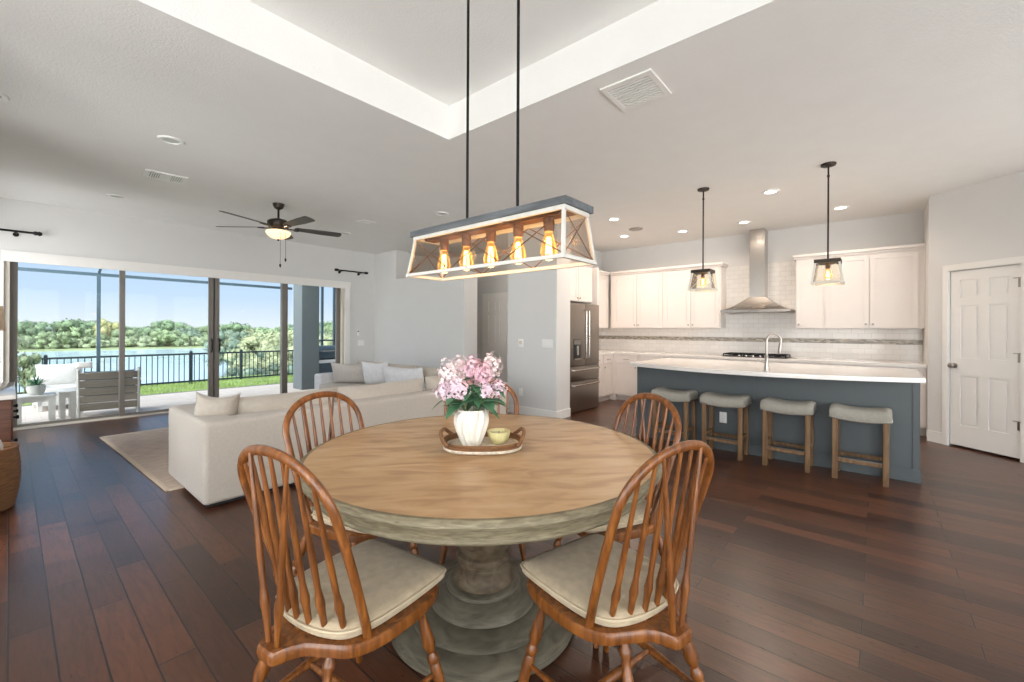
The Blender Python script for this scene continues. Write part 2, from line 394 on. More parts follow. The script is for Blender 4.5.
# unseen walls behind the camera, with windows put in to give daylight
m = MB()
RW = [(-1.1, 1.1), (1.6, 3.6), (4.0, 5.4)]; z0, z1 = .35, 2.6
xs = -1.75
for a, b in RW: m.box(xs, a, -3.35, -3.2, 0, CEIL); m.box(a, b, -3.35, -3.2, 0, z0); m.box(a, b, -3.35, -3.2, z1, CEIL); xs = b
m.box(xs, PE.x+.14, -3.35, -3.2, 0, CEIL)
struct(m.build('wall_rear', 'wall', smooth=False))
m = MB(); ys = -3.35
LW = [(-2.6, -.6), (-.1, 2.6)]
for a, b in LW: m.box(-1.75, -1.6, ys, a, 0, CEIL); m.box(-1.75, -1.6, a, b, 0, z0); m.box(-1.75, -1.6, a, b, z1, CEIL); ys = b
m.box(-1.75, -1.6, ys, 3.6, 0, CEIL); m.box(-1.6, -.5, 3.45, 3.6, 0, CEIL); m.box(-.65, -.5, 3.6, 3.72, 0, CEIL); m.box(-.65, -.5, 5.02, 6.75, 0, CEIL); m.box(-.65, -.5, 8.2, 8.49, 0, CEIL); m.box(-.65, -.5, 6.75, 8.2, 0, .3); m.box(-.65, -.5, 6.75, 8.2, 2.62, CEIL); m.box(-.65, -.5, 3.72, 5.02, 0, .3); m.box(-.65, -.5, 3.72, 5.02, 2.62, CEIL)  # living-side openings are unseen, added to brighten the living area
struct(m.build('wall_left', 'wall', smooth=False))
k = 1
for a, b in RW:
    m = MB(); mid = (a+b)/2
    for x in (a, b-.05, mid-.025): m.box(x, x+.05, -3.32, -3.24, z0, z1)
    for z in (z0, z1-.05, (z0+z1)/2): m.box(a, b, -3.31, -3.25, z, z+.05)
    k += 1; struct(m.build('window_%d' % k, 'trim', smooth=False))
for xw, a, b in [(-1.72, *q) for q in LW]+[(-.62, 3.72, 5.02), (-.62, 6.75, 8.2)]:  # last two frames sit in the added living-side openings
    m = MB(); mid = (a+b)/2
    for y in (a, b-.05, mid-.025): m.box(xw, xw+.08, y, y+.05, z0, z1)
    for z in (z0, z1-.05, (z0+z1)/2): m.box(xw+.01, xw+.07, a, b, z, z+.05)
    k += 1; struct(m.build('window_%d' % k, 'trim', smooth=False))

# baseboards
def bb(m, x0, x1, y0, y1, mtx=None, h=.125): m.box(x0, x1, y0, y1, 0, h-.02, mtx); m.box(x0, x1, y0+(y1-y0)*.0, y1, h-.02, h, mtx)
m = MB(); m.box(4.68, HX, YW-.016, YW, 0, .12); struct(m.build('baseboard_far', 'trim', smooth=False))
m = MB(); m.box(HX-.016, HX, 5.60, YW-.016, 0, .12); m.box(HX-.016, HX+.33, 5.584, 5.60, 0, .12); struct(m.build('baseboard_hall', 'trim', smooth=False))
m = MB(); m.box(HX-.016, HX, 3.594, 4.581, 0, .125); m.box(HX, 5.615, 3.594, 3.61, 0, .125); m.box(HX, 6.65, 4.565, 4.581, 0, .12)
struct(m.build('baseboard_fridge', 'trim', smooth=False))
m = MB()
wbm = lambda x0, x1, y0, y1, z0, z1: m.box(x0, x1, min(y0*side, y1*side), max(y0*side, y1*side), z0, z1, MW)
wbm(0, .16, -.016, 0, 0, .13); wbm(.925, 2.3, -.016, 0, 0, .13)
struct(m.build('baseboard_pantry', 'trim', smooth=False))

# ------------------------------------------------------------------ sliding glass door
d1 = thing('door_1', '', ''); del d1['label']; del d1['category']; struct(d1)
m = MB()
m.box(OX0-.02, OX1+.12, YW-.03, YW, 2.175, 2.315); m.box(OX1, OX1+.11, YW-.03, YW, 0, 2.175); m.box(OX0-.11, OX0, YW-.03, YW, 0, 2.175)
m.build('casing', 'trim', d1, smooth=False)
m = MB()
m.box(OX0, OX1, YW, YW+.14, OZ-.035, OZ); m.box(OX0, OX0+.05, YW, YW+.14, 0, OZ); m.box(OX1-.05, OX1, YW, YW+.14, 0, OZ)
m.build('jamb', 'slider_jamb', d1, smooth=False)
m = MB(); m.box(OX0, OX1, YW-.04, YW+.15, 0, .010); m.box(OX0, OX1, YW+.04, YW+.055, .010, .020); m.box(OX0, OX1, YW+.09, YW+.105, .010, .020)
m.build('track', 'slider_jamb', d1, smooth=False)
PAN = [(0.0, 1.125, .085, .07, .065), (1.06, 2.25, .035, .055, .085), (2.235, 3.40, .035, .085, .07), (3.33, 4.50, .085, .12, .085)]
for (a, b, y, sl, sr) in PAN:
    y += YW
    m = MB()
    m.box(a, a+sl, y, y+.04, .02, OZ-.035); m.box(b-sr, b, y, y+.04, .02, OZ-.035)
    m.box(a+sl, b-sr, y, y+.04, .02, .05); m.box(a+sl, b-sr, y, y+.04, OZ-.06, OZ-.035)
    pf = m.build('sliding_panel', 'slider_frame', d1, smooth=False)
    m = MB(); m.box(a+sl-.005, b-sr+.005, y+.016, y+.022, .045, OZ-.055); m.build('pane', 'pane', pf, smooth=False)
for x in (2.205, 2.315):
    m = MB(); m.tube([(x, YW+.035, .93), (x, YW-.005, .95), (x, YW-.005, 1.13), (x, YW+.035, 1.15)], .011, 8)
    m.build('handle', 'black_metal', d1)

# curtain rods
def rod(x0, x1, label, fin):
    t = thing('curtain_rod', label, 'curtain rod', (x0, YW-.1, 2.56 if x0 < 1 else 2.535))
    m = MB(); m.cyl((0, 0, 0), (x1-x0, 0, 0), .014); m.build('rod', 'black_metal', t)
    for x, s in ((0, -1), (x1-x0, 1)):
        m = MB(); m.lathe([(.001, -.005), (.02, 0), (.028, .018), (.022, .036), (.03, .05), (.02, .075), (.001, .08)], 16, T(x, 0, 0) @ RY(s*PI/2)); m.build('finial', 'black_metal', t)
    for x in fin:
        m = MB(); m.cyl((x, 0, -.01), (x, .085, -.03), .008); m.cyl((x, .085, -.03), (x, .1, -.03), .028); m.box(x-.012, x+.012, -.02, .02, -.02, 0)
        m.build('bracket', 'black_metal', t)
rod(-.42, .20, 'short black curtain rod at the left edge above the sliding door', (.1, .47))
rod(4.36, 4.95, 'short black curtain rod above the right end of the sliding door', (.07, .50))

# wall plates
def plate(name, label, cat, M, w, h, toggles, t_mat='white_plastic'):
    t = thing(name, label, cat); t.matrix_world = M
    m = MB(); m.rbox(-w/2, w/2, -.008, 0, -h/2, h/2, .003, 2); m.build('plate', 'white_plastic', t)
    for x, z, a, b in toggles:
        m = MB(); m.rbox(x-a/2, x+a/2, -.013, -.006, z-b/2, z+b/2, .002, 1); m.build('rocker' if cat != 'outlet' else 'socket', t_mat, t)
    return t
FX = RZ(-PI/2)      # local -y becomes world -x
plate('thermostat', 'small white thermostat on the grey wall left of the fridge', 'thermostat', T(HX, 4.287, 1.12) @ FX, .10, .13, [(0, .01, .06, .05)], 'wicker_pale')
plate('light_switch', 'wide white switch plate on the grey wall close to the fridge corner', 'light switch', T(HX, 3.77, 1.126) @ FX, .20, .125, [(-.055, 0, .035, .07), (0, 0, .035, .07), (.055, 0, .035, .07)])
plate('wall_outlet', 'white wall outlet low on the grey wall behind the flowers', 'outlet', T(HX, 4.282, .345) @ FX, .075, .12, [(0, .025, .035, .03), (0, -.025, .035, .03)])
plate('light_switch', 'white double switch plate between the sliding door and the room corner', 'light switch', T(4.93, YW, 1.03), .15, .125, [(-.03, 0, .035, .07), (.03, 0, .035, .07)])
plate('door_sensor', 'small white wall remote with dark button above the corner switch plate', 'remote', T(4.86, YW, 1.25), .05, .13, [(.0, .03, .03, .03)], 'dark_plastic')
plate('wall_outlet', 'white outlet on the slate blue island panel under the second stool', 'outlet', T(5.188, 1.312, .36) @ FX, .075, .12, [(0, .025, .035, .03), (0, -.025, .035, .03)])

# pantry door
d2 = thing('door_2', '', ''); del d2['label']; del d2['category']; struct(d2); d2.matrix_world = MW
def lb(mm, x0, x1, y0, y1, z0, z1): mm.box(x0, x1, min(y0*side, y1*side), max(y0*side, y1*side), z0, z1)
m = MB(); lb(m, .16, DX0, -.02, .0, 0, 2.11); lb(m, DX1, .925, -.02, 0, 0, 2.11); lb(m, DX0, DX1, -.02, 0, DZ+.006, 2.11)
lb(m, .17, .215, -.027, -.02, 0, 2.10); lb(m, DX1+.01, .915, -.027, -.02, 0, 2.10); lb(m, .215, DX1+.01, -.027, -.02, DZ+.016, 2.10)
m.build('casing', 'trim', d2, smooth=False)
def panel_door(x0, x1, z0, z1, y, th, rows, cols, parent, name, mt='trim', stile=.11, mullion=.1):
    """six panel leaf: slab with raised and fielded panels. y = face, th = thickness (signed, away from viewer)"""
    m = MB(); dp = min(.013, th*.6) if th > .01 else .003; lb(m, x0, x1, y+dp, y+th, z0, z1)
    w = x1-x0; inner = [(x0+stile, x0+w/2-mullion/2), (x0+w/2+mullion/2, x1-stile)] if cols == 2 else [(x0+stile, x1-stile)]
    lb(m, x0, inner[0][0], y, y+dp, z0, z1); lb(m, inner[-1][1], x1, y, y+dp, z0, z1)
    if cols == 2: lb(m, inner[0][1], inner[1][0], y, y+dp, z0, z1)
    zs = z0
    for (a, b) in rows:
        for (p, q) in inner: lb(m, p, q, y, y+dp, zs, a)
        zs = b
        for (p, q) in inner: lb(m, p+.028, q-.028, y+dp*.35, y+dp+.001, a+.028, b-.028)
    for (p, q) in inner: lb(m, p, q, y, y+dp, zs, z1)
    return m.build(name, mt, parent, smooth=False)
leaf = panel_door(DX0+.004, DX1-.004, .025, DZ, .002, .036, [(.26, .83), (1.03, 1.63), (1.72, 1.92)], 2, d2, 'door_leaf', stile=.095, mullion=.085)
m = MB(); m.lathe([(.03, 0), (.03, .006), (.012, .01), (.011, .035), (.024, .045), (.03, .06), (.024, .072), (.001, .076)], 20, T(DX0+.045, .002*side, .94) @ RX(side*PI/2))
m.build('door_knob', 'nickel', d2)
for z in (.36, 1.06, 1.84):
    m = MB(); m.cyl((DX1, -.012*side, z-.045), (DX1, -.012*side, z+.045), .007, n=10); lb(m, DX1-.03, DX1+.0, -.004, .0, z-.045, z+.045)
    m.tube([(DX1, -.012*side, z+.045), (DX1, -.03*side, z+.05), (DX1-.05, -.03*side, z+.05)], .004, 6)
    m.build('hinge', 'nickel', d2)
# hall door
d3 = thing('door_3', '', ''); del d3['label']; del d3['category']; struct(d3); d3.matrix_world = T(6.65, 0, 0) @ RZ(PI/2)
side_keep = side; side = -1        # local x = world y, face toward -x is local +y
m = MB(); lb(m, 5.60, 5.67, -.02, 0, 0, 2.1); lb(m, 6.43, 6.50, -.02, 0, 0, 2.1); lb(m, 5.67, 6.43, -.02, 0, 2.03, 2.1); m.build('casing', 'trim', d3, smooth=False)
panel_door(5.674, 6.426, .01, 2.03, -.022, .020, [(.26, .83), (1.03, 1.63), (1.72, 1.92)], 2, d3, 'door_leaf')
side = side_keep

# ------------------------------------------------------------------ ceiling fittings
def lamp(name, x, y, z, energy, size, col=(1, .86, .68)):
    l = bpy.data.lights.new(name, 'AREA'); l.shape = 'DISK'; l.size = size; l.energy = energy; l.color = col; l.spread = R(150)
    o = bpy.data.objects.new(name, l); COL.objects.link(o); o.location = (x, y, z); return o
REC = [(5.83, 2.99, 1, 'lit recessed ceiling light between the long table fixture and left island pendant'),
       (7.0, 3.39, 1, 'lit recessed ceiling light in the kitchen corner beside the fridge'),
       (7.26, 2.47, 1, 'lit recessed ceiling light just left of the left island pendant rod'),
       (7.24, 1.55, 1, 'lit recessed ceiling light in front of the range hood chimney'),
       (5.85, .97, 1, 'lit recessed ceiling light midway between the two island pendant canopies'),
       (7.20, .383, 1, 'lit recessed ceiling light right of the right island pendant rod'),
       (.917, 4.734, 0, 'unlit recessed ceiling light just above the louvred ceiling vent on the left'),
       (.871, 7.27, 0, 'unlit recessed ceiling light near the sliding door, left of the fan'),
       (-.10, 4.78, 0, 'unlit recessed ceiling light cut by the left picture edge'),
       (4.0, 4.737, 0, 'unlit recessed ceiling light above the left end of the table fixture'),
       (3.75, 7.0, 0, 'unlit recessed ceiling light beyond the fan near the window wall corner')]
for x, y, on, lab in REC:
    t = thing('recessed_light', lab, 'ceiling light', (x, y, CEIL), 0, 'recessed ceiling lights')
    m = MB(); m.lathe([(.062, -.001), (.064, -.011), (.090, -.014), (.098, -.004), (.096, 0), (.062, 0)], 28); m.build('trim_ring', 'white_plastic', t)
    m = MB(); m.lathe([(.001, -.0045), (.064, -.004), (.064, -.001), (.001, -.001)], 24); m.build('lens', 'lamp_lens' if on else 'dim_lens', t)
    if on: lamp('recessed_lamp', x, y, CEIL-.012, 6.5 if x > 7.1 else 13, .13, (1, .83, .68))
lamp('recessed_lamp', 6.3, 4.85, CEIL-.012, 10, .13, (1, .84, .70))  # unseen lamp without a fixture, added to brighten the hall
def vent(x, y, w, h, rz, lab, two=False):
    t = thing('ceiling_vent', lab, 'vent', (x, y, CEIL), rz)
    m = MB()
    e = .032
    m.box(-w/2, w/2, -h/2, -h/2+e, -.012, -.001); m.box(-w/2, w/2, h/2-e, h/2, -.012, -.001); m.box(-w/2, -w/2+e, -h/2+e, h/2-e, -.012, -.001); m.box(w/2-e, w/2, -h/2+e, h/2-e, -.012, -.001)
    m.build('frame', 'white_plastic', t, smooth=False)
    m = MB(); m.box(-w/2+e, w/2-e, -h/2+e, h/2-e, -.0025, -.001); m.build('backing', 'vent_grey', t, smooth=False)
    m = MB()
    if two:
        m.box(-.05, .05, -h/2+e, h/2-e, -.011, -.003)
        n = 5
        for sg in (-1, 1):
            for i in range(n):
                xx = sg*(.062+i*(w/2-e-.062)/(n-.5)); m.box(xx-.006, xx+.006, -h/2+e, h/2-e, -.011, -.003)
    else:
        n = int((h-2*e)/.027)
        for i in range(n): yy = -h/2+e+(i+.6)*(h-2*e)/n; m.box(-w/2+e, w/2-e, yy-.0075, yy+.0075, -.011, -.003)
    m.build('louvres', 'white_plastic', t, smooth=False)
vent(1.10, 5.92, .36, .29, R(-4), 'white two way louvred ceiling vent left of the ceiling fan', True)
vent(2.80, 1.275, .36, .36, PI/2, 'large square white louvred ceiling vent beside the raised ceiling tray')
vent(3.56, 6.0, .22, .18, 0, 'small white ceiling vent to the right of the ceiling fan')
t = thing('smoke_detector', 'round grey ceiling speaker between the fridge corner recessed lights', 'speaker', (6.63, 3.01, CEIL))
m = MB(); m.lathe([(.11, 0), (.11, -.008), (.10, -.012), (.001, -.012)], 28); m.build('grille', 'steel_edge', t); t.name = 'ceiling_speaker'

# ceiling fan
fan = thing('ceiling_fan', 'five bladed ceiling fan with dark blades and lit bowl in the living area', 'ceiling fan', (2.313, 6.058, CEIL))
m = MB(); m.lathe([(.07, 0), (.068, -.02), (.05, -.06), (.02, -.075), (.013, -.08)], 24); m.build('canopy', 'bronze', fan)
m = MB(); m.cyl((0, 0, -.07), (0, 0, -.22), .013); m.build('downrod', 'bronze', fan)
m = MB(); m.lathe([(.02, -.19), (.05, -.20), (.10, -.215), (.13, -.235), (.135, -.28), (.12, -.31), (.075, -.33), (.07, -.36), (.03, -.37)], 32); m.build('motor_housing', 'bronze', fan)
for k in range(5):
    a = R(203+72*k); MM = RZ(a)
    m = MB(); m.box(.10, .22, -.018, .018, -.325, -.316, MM); m.box(.19, .25, -.045, .045, -.322, -.312, MM @ T(.22, 0, -.317) @ RX(R(-12)) @ T(-.22, 0, .317)); br = m.build('blade_bracket', 'bronze', fan)
    out = []
    for i in range(9): x = .21+i*.07; out.append((x, .048+.022*min(1, i/5)))
    out += [(.79, .055), (.80, .02)]
    pts = out + [(x, -y) for x, y in reversed(out)]
    m = MB(); m.loft(pts, [(1, -.004), (1, .004)], mtx=MM @ T(0, 0, -.308) @ RX(R(-12))); m.build('blade', 'fan_blade', fan)
m = MB(); m.lathe([(.115, -.355), (.145, -.365), (.15, -.385), (.13, -.42), (.085, -.452), (.03, -.468), (.001, -.47)], 32); m.build('light_bowl', 'frosted', fan)
m = MB(); m.lathe([(.001, -.466), (.016, -.47), (.014, -.482), (.006, -.49), (.001, -.496)], 14); m.build('finial', 'bronze', fan)
for dx, L in ((-.035, .44), (.03, .36)):
    m = MB(); m.tube([(dx, -.10, -.36), (dx, -.155, -.42), (dx, -.157, -.47-L+.1)], .0022, 6); ch = m.build('pull_chain', 'bronze', fan)
    m = MB(); m.lathe([(.001, 0), (.011, -.01), (.012, -.03), (.005, -.05), (.001, -.052)], 10, T(dx, -.157, -.47-L+.1)); m.build('fob', 'bronze', ch)
pl = bpy.data.lights.new('fan_lamp', 'POINT'); pl.energy = 30; pl.color = (1, .8, .58); pl.shadow_soft_size = .1
o = bpy.data.objects.new('fan_lamp', pl); COL.objects.link(o); o.location = (2.313, 6.058, CEIL-.345)

# long dining fixture
CX, CY0 = 1.452, 1.37
ch = thing('chandelier', 'long five bulb pendant fixture with whitewashed frame above the dining table', 'chandelier', (CX, CY0, 1.60))
bx, by, tx, ty, zt = .1235, .487, .092, .468, .208
def quad(mm, hw, hl, z, w, hgt):
    mm.box(-hw, -hw+w, -hl, hl, z, z+hgt); mm.box(hw-w, hw, -hl, hl, z, z+hgt); mm.box(-hw+w, hw-w, -hl, -hl+w, z, z+hgt); mm.box(-hw+w, hw-w, hl-w, hl, z, z+hgt)
m = MB(); quad(m, bx, by, 0, .015, .015); quad(m, tx, ty, zt-.017, .015, .017)
for sx in (-1, 1):
    for sy in (-1, 1): m.tube([(sx*(bx-.009), sy*(by-.009), .009), (sx*(tx-.009), sy*(ty-.009), zt-.01)], .0088, 4, flat=(1, 1, 0))
m.build('frame', 'whitewash', ch, smooth=False)
m = MB(); quad(m, tx+.012, ty+.012, zt, .104, .028); m.build('top_box', 'grey_wood', ch, smooth=False)
m = MB(); m.box(-.03, .03, -ty+.02, ty-.02, zt-.014, zt); m.build('socket_bar', 'rust_wood', ch, smooth=False)
m = MB()
def face_x(A, B, Cc, D):
    m.cyl(A, Cc, .0025, n=6); m.cyl(B, D, .0025, n=6)
for s in (-1, 1):
    for i in range(3):
        f0, f1 = -1+2*i/3, -1+2*(i+1)/3
        face_x((s*(bx-.01), by*f0, .012), (s*(bx-.01), by*f1, .012), (s*(tx-.01), ty*f1, zt-.015), (s*(tx-.01), ty*f0, zt-.015))
    face_x((-bx+.012, s*(by-.01), .012), (bx-.012, s*(by-.01), .012), (tx-.012, s*(ty-.01), zt-.015), (-tx+.012, s*(ty-.01), zt-.015))
m.build('cross_wires', 'rust_wood', ch)
m = MB()
for s in (-1, 1):
    m.add([(s*(bx-.004), -by+.01, .016), (s*(bx-.004), by-.01, .016), (s*(tx-.004), ty-.01, zt-.018), (s*(tx-.004), -ty+.01, zt-.018)]+[(s*(bx-.007), -by+.01, .016), (s*(bx-.007), by-.01, .016), (s*(tx-.007), ty-.01, zt-.018), (s*(tx-.007), -ty+.01, zt-.018)], [(0, 1, 2, 3), (7, 6, 5, 4), (0, 4, 5, 1), (2, 6, 7, 3), (0, 3, 7, 4), (1, 5, 6, 2)])
    m.add([(-bx+.01, s*(by-.004), .016), (bx-.01, s*(by-.004), .016), (tx-.01, s*(ty-.004), zt-.018), (-tx+.01, s*(ty-.004), zt-.018)]+[(-bx+.01, s*(by-.007), .016), (bx-.01, s*(by-.007), .016), (tx-.01, s*(ty-.007), zt-.018), (-tx+.01, s*(ty-.007), zt-.018)], [(0, 1, 2, 3), (7, 6, 5, 4), (0, 4, 5, 1), (2, 6, 7, 3), (0, 3, 7, 4), (1, 5, 6, 2)])
m.build('glass_panes', 'smoked_glass', ch, smooth=False)
for y in (-.16, .16):
    m = MB(); m.cyl((0, y, zt+.03), (0, y, TZ-1.60-.02), .0068, n=10); m.build('rod', 'black_metal', ch)
m = MB(); m.rbox(-.06, .06, -.26, .26, TZ-1.60-.025, TZ-1.60, .008, 2); m.build('canopy', 'black_metal', ch)
def edison(parent, M, s=1.0):
    m = MB(); m.lathe([(.021*s, 0), (.022*s, -.02*s), (.019*s, -.055*s), (.001, -.055*s)], 16, M); so = m.build('socket', 'rust_wood', parent)
    m = MB(); m.lathe([(.013*s, -.05*s), (.016*s, -.065*s), (.027*s, -.10*s), (.033*s, -.128*s), (.029*s, -.150*s), (.014*s, -.163*s), (.001, -.166*s)], 20, M); bu = m.build('bulb', 'bulb_glass', parent)
    m = MB()
    for k in range(6):
        a = k*PI/3; m.cyl((.006*s*math.cos(a), .006*s*math.sin(a), -.075*s), (.012*s*math.cos(a+.4), .012*s*math.sin(a+.4), -.14*s), .0016*s, n=5, mtx=M)
    m.build('filament', 'filament', bu)
for k in range(5): edison(ch, T(0, -.33+k*.165, zt-.012), 1.08)
for k in range(5):
    l = bpy.data.lights.new('bulb_lamp', 'POINT'); l.energy = .8; l.color = (1, .72, .4); l.shadow_soft_size = .025
    o = bpy.data.objects.new('bulb_lamp', l); COL.objects.link(o); o.location = (CX, CY0-.33+k*.165, 1.60+zt-.11)

# island pendants
def pendant(y, lab):
    t = thing('pendant_light', lab, 'pendant light', (5.25, y, CEIL), 0, 'pendants over the island')
    m = MB(); m.lathe([(.001, -.03), (.02, -.03), (.06, -.02), (.065, -.01), (.065, 0)], 24); m.build('canopy', 'bronze', t)
    m = MB(); m.cyl((0, 0, -.02), (0, 0, -.955), .008, n=10); m.cyl((0, 0, -.11), (0, 0, -.13), .012, n=10); m.build('rod', 'bronze', t)
    m = MB(); m.box(-.105, .105, -.105, .105, -.985, -.95); m.build('top_plate', 'bronze', t, smooth=False)
    m = MB(); a, b, z0, z1 = .095, .122, -.985, -1.19
    for s in (-1, 1):
        m.box(s*b-.007, s*b+.007, -b-.007, b+.007, z1, z1+.02); m.box(-b-.006, b+.006, s*b-.006, s*b+.006, z1+.0005, z1+.0195)
        for q in (-1, 1): m.tube([(s*b, q*b, z1+.007), (s*a, q*a, z0)], .012, 4, flat=(1, 1, 0))
    m.build('frame', 'whitewash', t, smooth=False)
    m = MB()
    for k in range(4): 
        MM = RZ(k*PI/2)
        m.cyl((b-.004, -b+.01, z1+.012), (a-.004, a-.01, z0), .002, n=6, mtx=MM); m.cyl((b-.004, b-.01, z1+.012), (a-.004, -a+.01, z0), .002, n=6, mtx=MM)
    m.build('cross_wires', 'whitewash', t)
    m = MB()
    for k in range(4): m.add([(b-.01, -b+.01, z1+.014), (b-.01, b-.01, z1+.014), (a-.01, a-.01, z0), (a-.01, -a+.01, z0), (b-.013, -b+.01, z1+.014), (b-.013, b-.01, z1+.014), (a-.013, a-.01, z0), (a-.013, -a+.01, z0)], [(0, 1, 2, 3), (7, 6, 5, 4), (0, 4, 5, 1), (2, 6, 7, 3)], RZ(k*PI/2))
    m.build('glass_shade', 'clear_glass', t, smooth=False)
    edison(t, T(0, 0, -.985), .95)
    l = bpy.data.lights.new('pendant_lamp', 'POINT'); l.energy = 1.2; l.color = (1, .86, .68); l.shadow_soft_size = .03
    o = bpy.data.objects.new('pendant_lamp', l); COL.objects.link(o); o.location = (5.25, y, CEIL-1.10)
pendant(1.553, 'left of the two square caged glass pendants hanging above the island')
pendant(.376, 'right of the two square caged glass pendants hanging above the island')

# ------------------------------------------------------------------ dining table
TCX, TCY = 1.452, 1.392
tb = thing('dining_table', 'large round pedestal dining table with honey wood top and grey weathered base', 'dining table', (TCX, TCY, 0), R(-44))
m = MB(); m.lathe([(.001, .766), (.75, .766), (.753, .770), (.001, .770)], 96); m.build('tabletop', 'table_top', tb)
m = MB(); m.lathe([(.75, .7695), (.767, .7695), (.7755, .762), (.777, .750), (.772, .742), (.759, .738), (.753, .731), (.73, .728), (.70, .728), (.70, .74), (.75, .75)], 96); m.build('table_edge', 'table_grey', tb)
m = MB(); m.lathe([(.60, .735), (.737, .735), (.737, .722), (.731, .716), (.727, .690), (.731, .684), (.725, .676), (.60, .676)], 96); m.build('apron', 'table_grey', tb)
m = MB(); m.lathe([(.001, .68), (.20, .68), (.20, .66), (.16, .635), (.145, .60), (.15, .57), (.145, .545), (.125, .52), (.135, .50), (.148, .46), (.145, .40), (.136, .35), (.108, .303), (.122, .295), (.126, .280), (.122, .265), (.108, .255),
    (.106, .24), (.118, .225), (.134, .205), (.140, .18), (.136, .155), (.001, .15)], 56); m.build('column', 'pedestal_wood', tb)
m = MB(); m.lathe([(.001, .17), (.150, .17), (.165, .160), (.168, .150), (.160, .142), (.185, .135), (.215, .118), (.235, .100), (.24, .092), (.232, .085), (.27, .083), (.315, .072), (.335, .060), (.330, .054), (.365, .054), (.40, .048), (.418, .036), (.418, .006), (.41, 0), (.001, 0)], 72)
m.build('pedestal_base', 'table_grey_shaded', tb)

tb.scale = (1.020, 1.020, 1.013); tb.location = (1.450, 1.406, 0)
# ------------------------------------------------------------------ dining chairs
SEAT = .455
def bowpt(t):
    """t 0..1 from seat to apex: half width and height"""
    if t < .5: q = t/.5; y = .197+(.228-.197)*(1-(1-q)**2); z = SEAT+(.835-SEAT)*q
    else: a = (t-.5)/.5*PI/2; y = .228*max(0, math.cos(a))**.9; z = .835+(.991-.835)*math.sin(a)
    return y, z
def leanx(z): return .175-.328*(z-SEAT)
def bow_at(y):
    lo, hi = .5, 1.0
    for _ in range(30):
        md = (lo+hi)/2
        if bowpt(md)[0] > y: lo = md
        else: hi = md
    return bowpt(lo)[1]
def smooth_closed(pts, n=4):
    out = []; N = len(pts)
    for i in range(N):
        p0, p1, p2, p3 = [Vector((*pts[(i+k-1) % N], 0)) for k in range(4)]
        for j in range(n):
            s = j/n
            q = .5*((2*p1)+(p2-p0)*s+(2*p0-5*p1+4*p2-p3)*s*s+(3*p1-p0-3*p2+p3)*s**3)
            out.append((q.x, q.y))
    return out
half = [(-.018, 0), (-.014, .036), (.02, .05), (.055, .075), (.085, .13), (.125, .195), (.20, .228), (.30, .236), (.40, .228), (.475, .195), (.508, .11), (.515, 0)]
outline = smooth_closed(half + [(x, -y) for x, y in reversed(half[1:-1])], 4)
hc = [(.075, 0), (.085, .09), (.12, .165), (.19, .197), (.30, .207), (.42, .206), (.490, .200), (.512, .178), (.517, .10), (.518, 0)]
c_out = smooth_closed(hc + [(x, -y) for x, y in reversed(hc[1:-1])], 4)
def leg_mb(top, foot, prof):
    m = MB(); a, b = Vector(top), Vector(foot)
    m.tube([a.lerp(b, t) for t, _ in prof], [q for _, q in prof], 12); return m
LEGP = [(0, .012), (.05, .012), (.07, .017), (.10, .017), (.12, .0115), (.17, .0135), (.28, .019), (.36, .0215), (.40, .018), (.43, .0125), (.45, .017), (.47, .020), (.50, .020), (.52, .0135), (.54, .018), (.62, .0195), (.80, .017), (1.0, .0115)]
